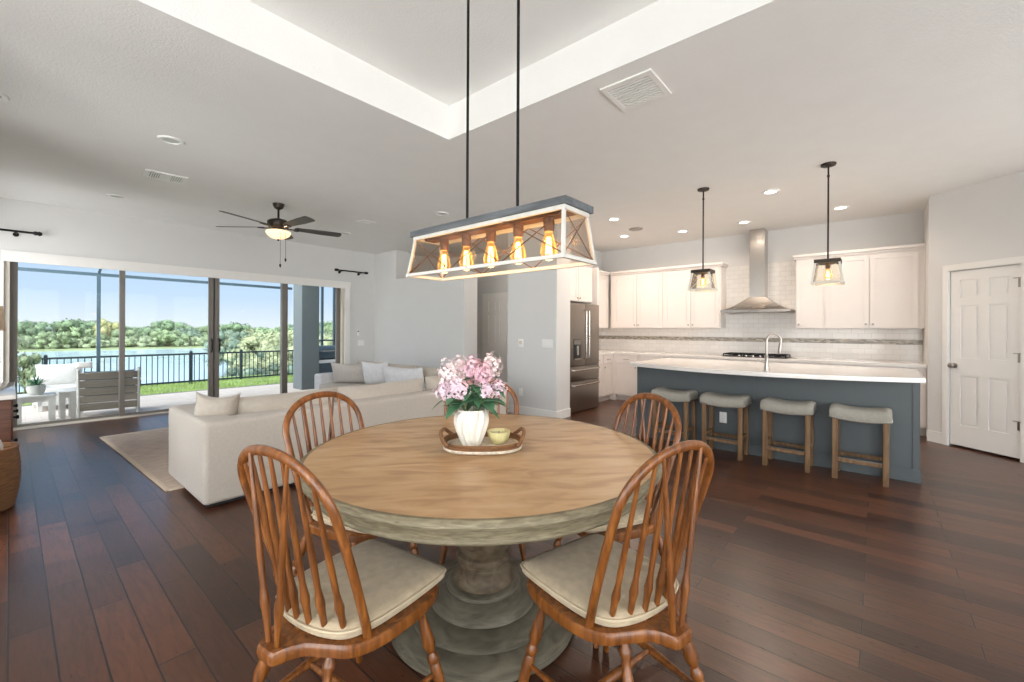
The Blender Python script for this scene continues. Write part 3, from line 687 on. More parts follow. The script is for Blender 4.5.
def make_chair(label):
    t = thing('dining_chair', label, 'chair', group='windsor chairs around the table')
    m = MB(); m.loft(outline, [(.93, .413), (.985, .420), (1.0, .434), (.995, .449), (.97, .455)], (.25, 0)); m.build('seat', 'oak', t)
    m = MB(); m.loft(c_out, [(.95, .457), (1.0, .468), (1.005, .482), (.97, .495), (.88, .503), (.6, .508), (.25, .510)], (.29, 0)); cu = m.build('seat_cushion', 'linen', t)
    m = MB(); m.tube([(.29+(x-.29)*1.008, y*1.008, .485) for x, y in c_out], .0045, 6, closed=True); m.build('cushion_piping', 'piping', cu)
    P = []
    for i in range(49):
        s = -1+2*i/48; y, z = bowpt(1-abs(s)); P.append((leanx(z), y*(1 if s < 0 else -1), z))
    P[0] = (P[0][0], P[0][1], SEAT-.005); P[-1] = (P[-1][0], P[-1][1], SEAT-.005)
    m = MB(); m.tube(P, [(.012, .016)]*49, 12, flat=(.95, 0, .31)); m.build('bow_back', 'oak', t)
    prof = [(0, .0075), (.10, .009), (.17, .0105), (.215, .0135), (.245, .0115), (.30, .0085), (.45, .0095), (.7, .0075), (1, .0055)]
    for k in range(7):
        yb = (-3+k)*.050; yt = yb*1.15; zt = bow_at(abs(yt))
        A = Vector((.088+.085*(yb/.197)**2, yb, SEAT-.005)); B = Vector((leanx(zt), yt, zt))
        m = MB(); m.tube([A.lerp(B, s) for s, _ in prof], [q for _, q in prof], 10); m.build('spindle', 'oak', t)
    for s in (-1, 1):
        yt = s*.095; zt = bow_at(abs(yt)); A = Vector((.012, s*.020, SEAT-.005)); B = Vector((leanx(zt)-.008, yt, zt-.004))
        m = MB(); m.tube([A.lerp(B, q) for q, _ in prof], [q for _, q in prof], 10); m.build('brace_spindle', 'oak', t)
    fr = {s: ((.40, s*.165, .43), (.485, s*.235, 0)) for s in (-1, 1)}; rr = {s: ((.105, s*.125, .43), (-.02, s*.205, 0)) for s in (-1, 1)}
    for d in (fr, rr):
        for s in (-1, 1): leg_mb(*d[s], LEGP).build('leg', 'oak', t)
    sp = [(0, .008), (.2, .010), (.5, .015), (.8, .010), (1, .008)]
    mids = []
    for s in (-1, 1):
        a = Vector(fr[s][0]).lerp(Vector(fr[s][1]), .60); b = Vector(rr[s][0]).lerp(Vector(rr[s][1]), .60)
        leg_mb(a, b, sp).build('stretcher', 'oak', t); mids.append(a.lerp(b, .5))
    leg_mb(mids[0], mids[1], sp).build('stretcher', 'oak', t)
    return t
CH = [(.466, 1.273, 8.0, 'wooden bow back dining chair with beige cushion nearest on the left of the table'),
      (1.272, .433, 77.0, 'wooden bow back dining chair with beige cushion nearest on the right of the table')]
for ang, rr, off, lab in ((118, .89, -12, 'wooden bow back dining chair between the table and the sofa end'),
                          (46, .86, 0, 'wooden bow back dining chair behind the flower vase, mostly hidden'),
                          (323, .86, 9, 'wooden bow back dining chair on the kitchen side, in front of the stools')):
    a = R(ang); CH.append((TCX+rr*math.cos(a), TCY+rr*math.sin(a), ang+180+off, lab))
proto = make_chair(CH[0][3])
for i, (x, y, a, lab) in enumerate(CH):
    c = proto if i == 0 else copy_tree(proto)
    c.location = (x, y, 0); c.rotation_euler = (0, 0, R(a)); c['label'] = lab

# ------------------------------------------------------------------ tray, vase, flowers, bowl
TT = .7805
TRX, TRY = 1.435, 1.400
tr = thing('wicker_tray', 'oval wicker tray with raised handles in the middle of the table', 'tray', (TRX, TRY, TT), R(-47))
def oval(a, b, z, n=40, p=2.6):
    return [(a*math.copysign(abs(math.cos(2*PI*k/n))**(2/p), math.cos(2*PI*k/n)), b*math.copysign(abs(math.sin(2*PI*k/n))**(2/p), math.sin(2*PI*k/n)), z) for k in range(n)]
m = MB(); m.loft([(x, y) for x, y, z in oval(.170, .128, 0)], [(.98, .001), (1, .004), (1, .010), (.97, .012)], (0, 0)); m.build('base', 'wicker_pale', tr)
m = MB(); m.tube(oval(.175, .133, .012), .0085, 8, closed=True); m.build('lower_rim', 'wicker_pale', tr)
m = MB()
for i in range(3): m.tube(oval(.175+.003*i, .133+.003*i, .020+.0085*i), .0062, 8, closed=True)
m.build('woven_side', 'wicker', tr)
for s in (-1, 1):
    P = []
    for i in range(21):
        q = -1+2*i/20; P.append((s*(.152+.040*(1-q*q)**.5), .115*q, .035+.040*(1-q**4)))
    m = MB(); m.tube(P, .0088, 9); m.build('handle', 'wicker', tr)

VX, VY, VZ = 1.395, 1.435, TT+.0125
va = thing('flower_vase', 'white ceramic vase with twisted ribs standing on the wicker tray', 'vase', (VX, VY, VZ))
m = MB()
pr = [(.001, .002), (.036, 0), (.040, .004), (.052, .03), (.066, .065), (.0755, .10), (.077, .125), (.072, .148), (.064, .163), (.0635, .168), (.058, .168), (.058, .160), (.066, .12), (.05, .04), (.001, .02)]
pr2 = []
for (a, b), (c, d) in zip(pr[:-1], pr[1:]):
    for j in range(3): pr2.append((a+(c-a)*j/3, b+(d-b)*j/3))
pr2.append(pr[-1])
nn = len(pr2)
def ribs(a, s):
    if s > .62: return 1
    return 1+.075*math.sin(11*(a+1.1*math.sin(s*7)*.35+s*1.2))*min(1, s*6)*min(1, (.62-s)*9)
m.lathe(pr2, 132, wob=ribs); m.build('body', 'vase_white', va)

random.seed(11)
def leaf_mesh(m, base, d, L, W, droop=.3):
    d = Vector(d).normalized(); s = d.cross(Vector((0, 0, 1)))
    s = s.normalized() if s.length > 1e-3 else Vector((1, 0, 0)); n = s.cross(d)
    rows = []
    for i in range(7):
        q = i/6; w = W*math.sin(PI*min(1, q*.92+.08))**.8*(1-q*.25) if i < 6 else .0005
        c = Vector(base)+d*(L*q)-Vector((0, 0, 1))*(droop*L*q*q)
        rows.append((c-s*w+n*w*.35, c, c+s*w+n*w*.35))
    vs, fs = [], []
    for k, off in enumerate((0, -.0012)):
        for r_ in rows: vs += [p+n*off for p in r_]
    for i in range(6):
        for j in range(2):
            a = i*3+j; fs.append((a, a+3, a+4, a+1)); b = a+21; fs.append((b, b+1, b+4, b+3))
    for i in range(6):
        fs.append((i*3, i*3+21, i*3+24, i*3+3)); fs.append((i*3+2, i*3+5, i*3+26, i*3+23))
    m.add(vs, fs)
def floret(m, c, n, s):
    n = Vector(n).normalized(); a = n.orthogonal().normalized(); b = n.cross(a); r0 = random.random()*PI
    for k in range(4):
        t = r0+k*PI/2; d = a*math.cos(t)+b*math.sin(t); e = n.cross(d)
        p = [c, c+d*s*.55+e*s*.42+n*s*.2, c+d*s*1.0+n*s*.12, c+d*s*.55-e*s*.42+n*s*.2, c+d*s*.5+n*s*.02]
        m.add(p, [(0, 1, 4), (1, 2, 4), (2, 3, 4), (3, 0, 4)])
# (offset in the picture plane to the right, away, height, cluster radius, squash, colour)
Rv = Vector((.65, -.76, 0)); Av = Vector((.76, .65, 0))
HEADS = [(-.105, .01, .335, .052, 1.25, 'lilac_pale', 'pale pink blossom head high on the left of the bouquet'),
         (-.122, -.02, .258, .046, 1.0, 'lilac', 'mauve pink blossom head low on the far left of the bouquet'),
         (-.055, -.05, .270, .050, 1.0, 'lilac', 'mauve pink blossom head low in front, left of the bouquet middle'),
         (.005, .02, .350, .054, 1.2, 'lilac_pink', 'deepest pink blossom head at the centre of the bouquet'),
         (.055, -.01, .330, .050, 1.15, 'lilac_pink', 'rosy blossom head right of the bouquet centre'),
         (.090, .03, .368, .048, 1.3, 'lilac_pale', 'palest blossom head, the tallest at the top right'),
         (.125, .0, .265, .040, 1.0, 'lilac', 'small mauve blossom head low on the right edge of the bouquet'),
         (-.06, .06, .365, .044, 1.1, 'lilac_pale', 'pale pink blossom head at the back left of the bouquet'),
         (.075, -.055, .262, .034, 1.0, 'lilac', 'small mauve blossom head above the large right hand leaf')]
for i, (dx, dy, h, rad, sq, cm, lab) in enumerate(HEADS):
    t = thing('cut_flower', lab, 'flower', (VX, VY, VZ), 0, 'flowers in the white vase')
    tip = Rv*dx+Av*dy+Vector((0, 0, h)); neck = (Rv*dx+Av*dy).normalized()*.035+Vector((0, 0, .165)); foot = -neck*.5; foot.z = .03
    P = [foot, foot.lerp(neck, .5), neck, neck.lerp(tip, .5)+Vector((0, 0, .02)), tip-Vector((0, 0, rad*.3))]
    m = MB(); m.tube(P, [.003, .003, .003, .0028, .0022], 7); m.build('stem', 'stem_green', t)
    m = MB(); N = int(78*(rad/.05)**2)
    for k in range(N):
        z = 1-2*(k+.5)/N; a = k*2.39996; rr = (1-z*z)**.5
        n = Vector((rr*math.cos(a), rr*math.sin(a), z)); q = .55+.62*random.random()
        taper = 1-.28*max(0, z)
        floret(m, tip+Vector((n.x*rad*q*taper, n.y*rad*q*taper, n.z*rad*sq*q)), n+Vector((random.uniform(-.4, .4), random.uniform(-.4, .4), random.uniform(-.1, .5))), random.uniform(.0095, .0150))
    m.build('blossom', cm, t)
    for j in range(4):
        a = random.uniform(0, 2*PI); base = neck.lerp(tip, random.uniform(.1, .6))
        out = (Rv*dx*7+Vector((math.cos(a), math.sin(a), random.uniform(-.15, .5))))
        m = MB(); leaf_mesh(m, base, out, random.uniform(.08, .125), random.uniform(.026, .040), random.uniform(.2, .6)); m.build('leaf', 'leaf', t)
bo = thing('candle_bowl', 'small pale yellow bowl beside the vase on the wicker tray', 'bowl', (1.508, 1.365, TT+.0125))
m = MB(); m.lathe([(.001, .002), (.028, 0), (.032, .003), (.046, .022), (.054, .045), (.0555, .058), (.0515, .058), (.048, .042), (.036, .018), (.001, .014)], 48, wob=lambda a, s: 1+.025*math.sin(9*a)*(1 if s > .3 else 0)); m.build('body', 'bowl_yellow', bo)
m = MB(); m.lathe([(.001, .046), (.046, .046), (.046, .040), (.001, .040)], 32); m.build('wax_fill', 'wax', bo)
m = MB(); m.cyl((0, 0, .045), (0.001, 0, .056), .0016, n=6); m.build('wick', 'hole_dark', bo)

# ------------------------------------------------------------------ living room
m = MB(); m.rbox(-1.45, 1.45, -1.36, 1.36, 0, .012, .004, 2); rg = m.build('area_rug', 'rug', loc=(2.235, 5.82, 0)); rg.rotation_euler.z = R(2.5); tag(rg, 'brownish beige low pile rug in front of the sectional sofa', 'rug')
m = MB()
for s in (-1, 1): m.rbox(s*1.45-.02, s*1.45+.02, -1.36, 1.36, 0, .014, .004, 2); m.rbox(-1.45, 1.45, s*1.36-.02, s*1.36+.02, 0, .014, .004, 2)
m.build('border', 'rug_edge', rg)
so = thing('sectional_sofa', 'large light beige fabric sectional sofa seen from behind', 'sofa', (.915, 3.715, 0))
SL, SRX = 3.38, 2.42     # length of the near run, inner x of the return
m = MB(); m.rbox(.03, SL-.03, .05, 1.02, .0, .05, .01, 2); m.rbox(SRX+.04, SL-.03, .84, 3.42, .0, .05, .01, 2); m.build('shadow_strip', 'hole_dark', so)  # dark blocks standing in for the shadow gap under the sofa
m = MB(); m.rbox(.012, SL-.012, .012, 1.06, .034, .30, .02, 3); m.rbox(SRX, SL-.012, .80, 3.45, .036, .298, .02, 3); m.build('base', 'sofa_fabric', so)
m = MB(); m.rbox(.006, SL, 0, .24, .03, .635, .035, 4); m.build('backrest', 'sofa_fabric', so)
m = MB(); m.rbox(SL-.244, SL-.004, .05, 3.46, .032, .62, .035, 4); m.build('backrest', 'sofa_fabric', so)
m = MB(); m.rbox(0, .24, .004, 1.08, .028, .640, .035, 4); m.build('armrest', 'sofa_fabric', so)
m = MB(); m.rbox(SRX-.02, SL, 3.24, 3.48, .03, .58, .035, 4); m.build('armrest', 'pillow_pale', so)
for a, b in ((.245, 1.20), (1.205, 2.20)):
    m = MB(); m.rbox(a, b, .24, 1.10, .29, .43, .045, 4); m.build('seat_cushion', 'sofa_fabric', so)
for a, b in ((.24, 1.15), (1.155, 2.20), (2.205, 3.235)):
    m = MB(); m.rbox(SRX-.06, SL-.25, a, b, .29, .43, .045, 4); m.build('seat_cushion', 'sofa_fabric', so)
for a, b, mt in ((.33, 1.17, 'cushion_fabric'), (1.19, 2.22, 'sofa_fabric')):
    m = MB(); m.pillow(b-a+.06, .42, .26, mtx=T((a+b)/2, .335, .545) @ RX(R(-6)), pinch=.035); m.build('back_cushion', mt, so)
m = MB(); m.pillow(.66, .44, .24, mtx=T(2.62, .36, .545) @ RX(R(-4)), pinch=.04); m.build('back_cushion', 'cushion_fabric', so)
for yy, L in ((1.1, .98), (2.05, .92), (2.85, .8)):
    m = MB(); m.pillow(L, .42, .24, mtx=T(SL-.33, yy, .575) @ RZ(PI/2) @ RX(R(6)), pinch=.05); m.build('back_cushion', 'cushion_fabric', so)
def throw(x, y, z, w, h, t_, rz, tilt, mt, lab, sag=.06, roll_=0, grp='loose pillows on the sofa'):
    o = thing('throw_pillow', lab, 'pillow', (x, y, z), R(rz), grp)
    m = MB(); m.pillow(w, h, t_, mtx=RX(R(tilt)) @ RY(R(roll_)) @ T(0, 0, h/2), pinch=.06, sag=sag); m.build('cover', mt, o); return o
throw(1.085, 4.09, .585, .31, .225, .23, -24, -10, 'cushion_fabric', 'taupe beige pillow standing at the near end of the sofa back', .16, 5)
throw(3.72, 6.62, .43, .72, .36, .20, -52, 14, 'pillow_grey', 'wide greige pillow leaning by the far sofa arm below the grill')
throw(3.86, 6.12, .43, .50, .40, .20, -68, 16, 'pillow_pale', 'pale patterned square pillow left of the long pale blue grey one')
throw(3.80, 5.28, .43, .86, .38, .20, -82, 17, 'pillow_pale', 'long pale blue grey pillow near the flowers side of the sofa')

# sideboard, lamp, basket
sb = thing('sideboard', 'brown wooden sideboard with white top at the left picture edge', 'sideboard', (-.215, 5.78, 0))
m = MB(); m.rbox(-.225, .225, -.60, .60, .08, .765, .004, 2); m.build('body', 'walnut', sb)
m = MB(); m.rbox(-.245, .250, -.63, .63, .765, .80, .004, 2); m.build('top', 'quartz', sb)
for x in (-.19, .19):
    for y in (-.55, .55): m = MB(); m.cyl((x, y, .09), (x, y, 0), .022, .015); m.build('leg', 'walnut', sb)
for i in range(3):
    y0 = -.58+i*.39
    for z0, z1 in ((.12, .42), (.44, .745)):
        m = MB(); m.rbox(.222, .236, y0, y0+.375, z0, z1, .004, 2); dr = m.build('drawer', 'walnut', sb)
        m = MB(); m.lathe([(.008, 0), (.008, .014), (.017, .02), (.015, .032), (.001, .035)], 14, T(.236, y0+.1875, (z0+z1)/2) @ RY(PI/2)); m.build('knob', 'black_metal', dr)
lp = thing('table_lamp', 'black table lamp with beige shade on the sideboard', 'lamp', (-.17, 6.0, .80))
m = MB(); m.lathe([(.001, 0), (.09, 0), (.09, .018), (.055, .03), (.10, .12), (.118, .22), (.10, .32), (.05, .39), (.022, .42), (.018, .46), (.001, .46)], 32); m.build('base', 'black_metal', lp)
m = MB(); m.cyl((0, 0, .45), (0, 0, .60), .009); m.build('stem', 'black_metal', lp)
m = MB(); m.lathe([(.150, .50), (.132, .72), (.128, .72), (.146, .50)], 40); m.build('lamp_shade', 'shade_linen', lp)
bk = thing('woven_basket', 'round brown woven basket on the floor in front of the sideboard', 'basket', (-.155, 4.93, 0))
m = MB(); pf = []
for i in range(25):
    q = i/24; pf.append((.185+.03*math.sin(PI*q*.85)+.004*(i % 2), .004+.44*q))
pf += [(.19, .444), (.175, .43), (.175, .03), (.001, .025)]
m.lathe([(.001, .004)]+pf, 40); m.build('body', 'wicker', bk)
m = MB(); m.tube([(.198*math.cos(2*PI*k/40), .198*math.sin(2*PI*k/40), .442) for k in range(40)], .011, 8, closed=True); m.build('rim', 'wicker', bk)
bl = thing('rolled_throw', 'white rolled throw sticking up out of the woven basket', 'blanket', (-.125, 4.875, .03))
m = MB(); m.lathe([(.001, 0), (.085, 0), (.095, .02), (.095, .44), (.085, .475), (.05, .48), (.045, .465), (.02, .48), (.001, .48)], 28, wob=lambda a, s: 1+.03*math.sin(3*a+4*s)); m.build('roll', 'pillow_pale', bl)

# ------------------------------------------------------------------ kitchen
XB = 8.13; YL = 4.45
def cab_door(m, p0, p1, z0, z1, ax, face, th=.02, rail=.055, sgn=-1):
    """shaker door on plane x=face (ax='x') or y=face (ax='y'), proud toward sgn"""
    def q(a, b, d0, d1, c0, c1):
        lo, hi = sorted((face+sgn*d0, face+sgn*d1))
        if ax == 'x': m.box(lo, hi, a, b, c0, c1)
        else: m.box(a, b, lo, hi, c0, c1)
    q(p0, p1, 0, th-.008, z0, z1)
    q(p0, p0+rail, th-.008, th, z0, z1); q(p1-rail, p1, th-.008, th, z0, z1)
    q(p0+rail, p1-rail, th-.008, th, z0, z0+rail); q(p0+rail, p1-rail, th-.008, th, z1-rail, z1)
    q(p0+rail+.012, p1-rail-.012, th-.008, th-.003, z0+rail+.012, z1-rail-.012)
def knob(par, x, y, z, ax='x'):
    m = MB(); MM = T(x, y, z) @ (RY(-PI/2) if ax == 'x' else RX(PI/2))
    m.lathe([(.006, 0), (.006, .012), (.014, .018), (.014, .026), (.001, .029)], 14, MM); m.build('knob', 'nickel', par)
def pull(par, x, y, z, ax='x', L=.10, vert=False):
    m = MB(); d = (-1, 0, 0) if ax == 'x' else (0, -1, 0); l = (0, 1, 0) if ax == 'x' else (1, 0, 0)
    d, l = Vector(d), Vector((0, 0, 1) if vert else l); c = Vector((x, y, z))
    m.tube([c-l*L/2, c-l*L/2+d*.028, c+l*L/2+d*.028, c+l*L/2], .0055, 8); m.build('pull', 'nickel', par)
def crown(m, pts):  # stepped crown along an axis aligned box edge: list of boxes
    for b in pts: m.box(*b)
UF = 7.80; UZ0, UZ1 = 1.37, 2.42
def upper(y0, y1, doors, label, right_crown=False, left_crown=False):
    t = thing('wall_cabinet', label, 'cabinet', ((UF+XB)/2, (y0+y1)/2, UZ0), 0, 'white wall cabinets')
    def B(): return MB()
    ox, oy, oz = (UF+XB)/2, (y0+y1)/2, UZ0
    m = MB(); m.box(UF-ox, XB-ox, y0-oy, y1-oy, 0, UZ1-UZ0); m.build('body', 'cabinet', t, smooth=False)
    for a, b, ks in doors:
        m = MB(); cab_door(m, a+.004-oy, b-.004-oy, .012, UZ1-UZ0-.03, 'x', UF-ox); d = m.build('door', 'cabinet', t, smooth=False)
        knob(d, UF-ox-.02, (a+.035 if ks < 0 else b-.035)-oy, .06)
    a = y0-oy-(.03 if right_crown else 0); b = y1-oy+(.03 if left_crown else 0)
    m = MB(); m.box(UF-ox-.022, XB-ox, a+.012 if right_crown else a, b-.012 if left_crown else b, UZ1-UZ0, UZ1-UZ0+.03); m.box(UF-ox-.045, XB-ox, a, b, UZ1-UZ0+.03, UZ1-UZ0+.068); m.build('crown', 'cabinet', t, smooth=False)
# y of the door seams: right group .955 .. -.47, left group 2.013 .. 4.02
upper(.60, .955, [(.615, .945, 1)], 'narrow white wall cabinet right of the range hood, behind the right pendant', left_crown=True)
upper(-.472, .60, [(.09, .585, -1), (-.41, .085, 1)], 'white double door wall cabinet at the right end by the pantry wall')
upper(2.013, 2.99, [(2.03, 2.50, 1), (2.505, 2.975, -1)], 'white double door wall cabinet left of the range hood, behind the left pendant', right_crown=True)
upper(2.99, 4.06, [(3.01, 3.50, 1), (3.505, 3.99, -1)], 'white double door wall cabinet toward the kitchen corner above the counter')
# side wall uppers and cabinet over the fridge (fronts face -y)
def upper_side(x0, x1, yf, z0, z1, doors, label):
    ox, oy, oz = (x0+x1)/2, (yf+YL)/2, z0
    t = thing('wall_cabinet', label, 'cabinet', (ox, oy, oz), 0, 'white wall cabinets')
    m = MB(); m.box(x0-ox, x1-ox, yf-oy, YL-oy, 0, z1-z0); m.build('body', 'cabinet', t, smooth=False)
    for a, b, ks in doors:
        m = MB(); cab_door(m, a+.004-ox, b-.004-ox, .012, z1-z0-.03, 'y', yf-oy); d = m.build('door', 'cabinet', t, smooth=False)
        knob(d, (a+.035 if ks < 0 else b-.035)-ox, yf-oy-.02, .06, 'y')
    m = MB(); m.box(x0-ox, x1-ox, yf-oy-.022, YL-oy, z1-z0, z1-z0+.03); m.box(x0-ox, x1-ox, yf-oy-.045, YL-oy, z1-z0+.03, z1-z0+.068); m.build('crown', 'cabinet', t, smooth=False)
upper_side(5.62, 6.56, 3.78, 1.80, UZ1, [(5.64, 6.085, 1), (6.09, 6.545, -1)], 'white two door cabinet directly above the refrigerator')
upper_side(6.66, 7.798, 4.12, UZ0, UZ1, [(6.68, 7.22, 1), (7.225, 7.78, -1)], 'white wall cabinet on the side wall between refrigerator and corner')
m = MB(); m.box(6.62, 6.655, 3.70, YL, 0, UZ1); pn = m.build('fridge_end_panel', 'cabinet', smooth=False); tag(pn, 'tall white end panel along the right side of the refrigerator', 'panel')
# refrigerator
fx0, fx1, fy0, fy1 = 5.665, 6.575, 3.64, 4.40
fr = thing('refrigerator', 'dark stainless french door refrigerator with two freezer drawers', 'refrigerator', ((fx0+fx1)/2, fy1, 0))
ox, oy = (fx0+fx1)/2, fy1
m = MB(); m.rbox(fx0-ox, fx1-ox, fy0+.05-oy, 0, .012, 1.745, .008, 2); m.build('body', 'dark_plastic', fr)
m = MB(); m.box(fx0-ox+.02, fx1-ox-.02, fy0+.06-oy, -.02, 0, .03); m.build('kick_plate', 'dark_plastic', fr, smooth=False)
mid = 0
dl = None
for a, b in ((fx0-ox, -.003), (.003, fx1-ox)):
    m = MB(); m.rbox(a, b, fy0-oy, fy0-oy+.055, .755, 1.76, .008, 2); d = m.build('door', 'dark_steel', fr)
    if a < -.1: dl = d
    hx = -.045 if a < -.1 else .045
    m = MB(); m.tube([(hx, fy0-oy, .86), (hx, fy0-oy-.05, .88), (hx, fy0-oy-.05, 1.64), (hx, fy0-oy, 1.66)], .013, 10); m.build('handle', 'steel', d)
m = MB(); m.rbox(-.36, -.15, fy0-oy-.004, fy0-oy+.01, .86, 1.18, .004, 2); ds = m.build('dispenser', 'dark_plastic', dl)
m = MB(); m.box(-.35, -.16, fy0-oy-.008, fy0-oy-.003, 1.10, 1.17); m.build('display', 'steel_edge', ds, smooth=False)
m = MB(); m.box(-.28, -.23, fy0-oy-.02, fy0-oy-.003, .93, 1.08); m.box(-.35, -.16, fy0-oy-.02, fy0-oy-.003, .86, .88); m.build('paddle', 'steel', ds, smooth=False)
for z0, z1 in ((.515, .748), (.02, .508)):
    m = MB(); m.rbox(fx0-ox, fx1-ox, fy0-oy, fy0-oy+.055, z0, z1, .008, 2); d = m.build('freezer_drawer', 'dark_steel', fr)
    zz = z1-.055; m = MB(); m.tube([(-.40, fy0-oy, zz), (-.39, fy0-oy-.045, zz), (.39, fy0-oy-.045, zz), (.40, fy0-oy, zz)], .012, 10); m.build('handle', 'steel', d)
# base cabinets
BF = 7.52; BFY = 3.86
def base_back(y0, y1, label, kind='doors'):
    ox, oy = XB, (y0+y1)/2
    t = thing('base_cabinet', label, 'cabinet', (ox, oy, 0), 0, 'white base cabinets')
    m = MB(); m.box(BF-ox, -.004, y0-oy, y1-oy, .10, .872); m.build('body', 'cabinet', t, smooth=False)
    m = MB(); m.box(BF-ox+.06, -.02, y0-oy, y1-oy, 0, .10); m.build('toe_kick', 'cabinet', t, smooth=False)
    w = (y1-y0)/2
    for k in range(2):
        a, b = y0-oy+k*w+.006, y0-oy+(k+1)*w-.006
        m = MB(); m.box(BF-ox-.02, BF-ox, a, b, .71, .86); d = m.build('drawer', 'cabinet', t, smooth=False); pull(d, BF-ox-.02, (a+b)/2, .785)
        m = MB(); cab_door(m, a, b, .115, .70, 'x', BF-ox); d = m.build('door', 'cabinet', t, smooth=False); knob(d, BF-ox-.02, b-.035 if k == 0 else a+.035, .64)
base_back(-.472, .50, 'white base cabinet at the right end of the back counter by the pantry')
base_back(.50, 1.02, 'white base cabinet right of the cooktop behind the island')
base_back(1.02, 1.98, 'white base cabinet below the black cooktop')
base_back(1.98, 2.90, 'white base cabinet left of the cooktop behind the island')
base_back(2.90, 3.80, 'white base cabinet nearest the kitchen corner on the back wall')
def base_side(x0, x1, label):
    ox, oy = (x0+x1)/2, YL
    t = thing('base_cabinet', label, 'cabinet', (ox, oy, 0), 0, 'white base cabinets')
    m = MB(); m.box(x0-ox, x1-ox, BFY-oy, -.004, .10, .872); m.build('body', 'cabinet', t, smooth=False)
    m = MB(); m.box(x0-ox, x1-ox, BFY-oy+.06, -.02, 0, .10); m.build('toe_kick', 'cabinet', t, smooth=False)
    m = MB(); m.box(x0-ox+.006, x1-ox-.006, BFY-oy-.02, BFY-oy, .71, .86); d = m.build('drawer', 'cabinet', t, smooth=False); pull(d, 0, BFY-oy-.02, .785, 'y')
    m = MB(); cab_door(m, x0-ox+.006, x1-ox-.006, .115, .70, 'y', BFY-oy); d = m.build('door', 'cabinet', t, smooth=False); knob(d, x0-ox+.045, BFY-oy-.02, .64, 'y')
base_side(6.66, 7.09, 'white base cabinet with one drawer directly beside the refrigerator')
base_side(7.09, 7.50, 'white base cabinet with one drawer next to the inner kitchen corner')
m = MB(); m.box(7.50, XB-.004, 3.80, YL-.004, 0, .872); cc = m.build('corner_cabinet', 'cabinet', smooth=False); tag(cc, 'white corner base cabinet where the two kitchen counters meet', 'cabinet')
m = MB(); m.box(BF-.03, XB, -.472, 3.83, .874, .912); m.box(6.66, XB, 3.83, YL, .874, .912)
ct = m.build('kitchen_countertop', 'quartz', smooth=False); tag(ct, 'white quartz countertop running along the kitchen back and side walls', 'countertop')
# backsplash (part of the wall)
m = MB(); m.box(XB-.008, XB, -.472, 4.45, .912, 1.147); m.box(XB-.008, XB, -.472, 4.45, 1.216, 1.37); m.box(XB-.008, XB, .955, 2.013, 1.37, 2.45)
struct(m.build('wall_backsplash', 'subway_tile', smooth=False))
m = MB(); m.box(XB-.010, XB-.008+.008, -.472, 4.45, 1.147, 1.216); struct(m.build('trim_1', 'mosaic', smooth=False))
m = MB(); m.box(6.66, XB-.01, YL-.008, YL, .912, 1.147); m.box(6.66, XB-.01, YL-.008, YL, 1.216, 1.37); struct(m.build('wall_backsplash_side', 'subway_tile_side', smooth=False))
m = MB(); m.box(6.66, XB-.01, YL-.010, YL, 1.147, 1.216); struct(m.build('trim_2', 'mosaic_side', smooth=False))
# range hood
HY = 1.49
hd = thing('range_hood', 'stainless steel chimney range hood over the cooktop', 'range hood', (XB-.012, HY, 1.63))
m = MB(); m.box(-.27, 0, -.108, .108, .24, CEIL-1.63-.01); m.build('chimney', 'steel', hd, smooth=False)
vs, fs = [], []
L0 = [(-.50, -.49), (0, -.49), (0, .49), (-.50, .49)]; L1 = [(-.28, -.115), (0, -.115), (0, .115), (-.28, .115)]
N = 9
for i in range(N):
    q = i/(N-1); e = 1-(1-q)**1.0; z = .035+.215*(q**1.45)
    for (a, b), (c, d) in zip(L0, L1): vs.append((a+(c-a)*e, b+(d-b)*e, z))
for i in range(N-1):
    for k in range(4): fs.append((i*4+k, i*4+(k+1) % 4, (i+1)*4+(k+1) % 4, (i+1)*4+k))
fs += [(3, 2, 1, 0), tuple(range((N-1)*4, N*4))]
m = MB(); m.add(vs, fs); m.build('canopy', 'steel', hd, ang=50)
m = MB(); m.box(-.50, 0, -.49, .49, 0, .035); m.build('rim', 'steel_edge', hd, smooth=False)
m = MB(); m.box(-.46, -.06, -.44, -.01, -.004, 0); m.box(-.46, -.06, .01, .44, -.004, 0); m.build('filter', 'dark_steel', hd, smooth=False)
for k in range(4): m = MB(); m.lathe([(.001, .005), (.008, .004), (.008, 0)], 10, T(-.50, -.06+k*.04, .018) @ RY(-PI/2)); m.build('button', 'dark_plastic', hd)
# cooktop
ck = thing('cooktop', 'black gas cooktop with cast iron grates on the back counter', 'cooktop', (7.82, HY, .912))
m = MB(); m.rbox(-.25, .25, -.455, .455, 0, .012, .005, 2); m.build('glass_top', 'dark_plastic', ck)
for c in (-.30, 0, .30):
    m = MB()
    for yy in (c-.135, c, c+.135): m.box(-.21, .21, yy-.006, yy+.006, .034, .05)
    for xx in (-.21, -.07, .07, .21): m.box(xx-.006, xx+.006, c-.141, c+.141, .034, .05)
    for xx in (-.205, .205):
        for yy in (c-.135, c+.135): m.box(xx-.008, xx+.008, yy-.008, yy+.008, .010, .036)
    m.build('grate', 'black_metal', ck, smooth=False)
    m = MB(); m.lathe([(.001, .032), (.035, .032), (.045, .022), (.05, .012), (.001, .012)], 20, T(0, c, 0)); m.build('burner', 'black_metal', ck)
for k in range(5): m = MB(); m.lathe([(.018, .012), (.018, .035), (.001, .037)], 14, T(-.225, -.2+k*.1, 0)); m.build('control_knob', 'steel', ck)

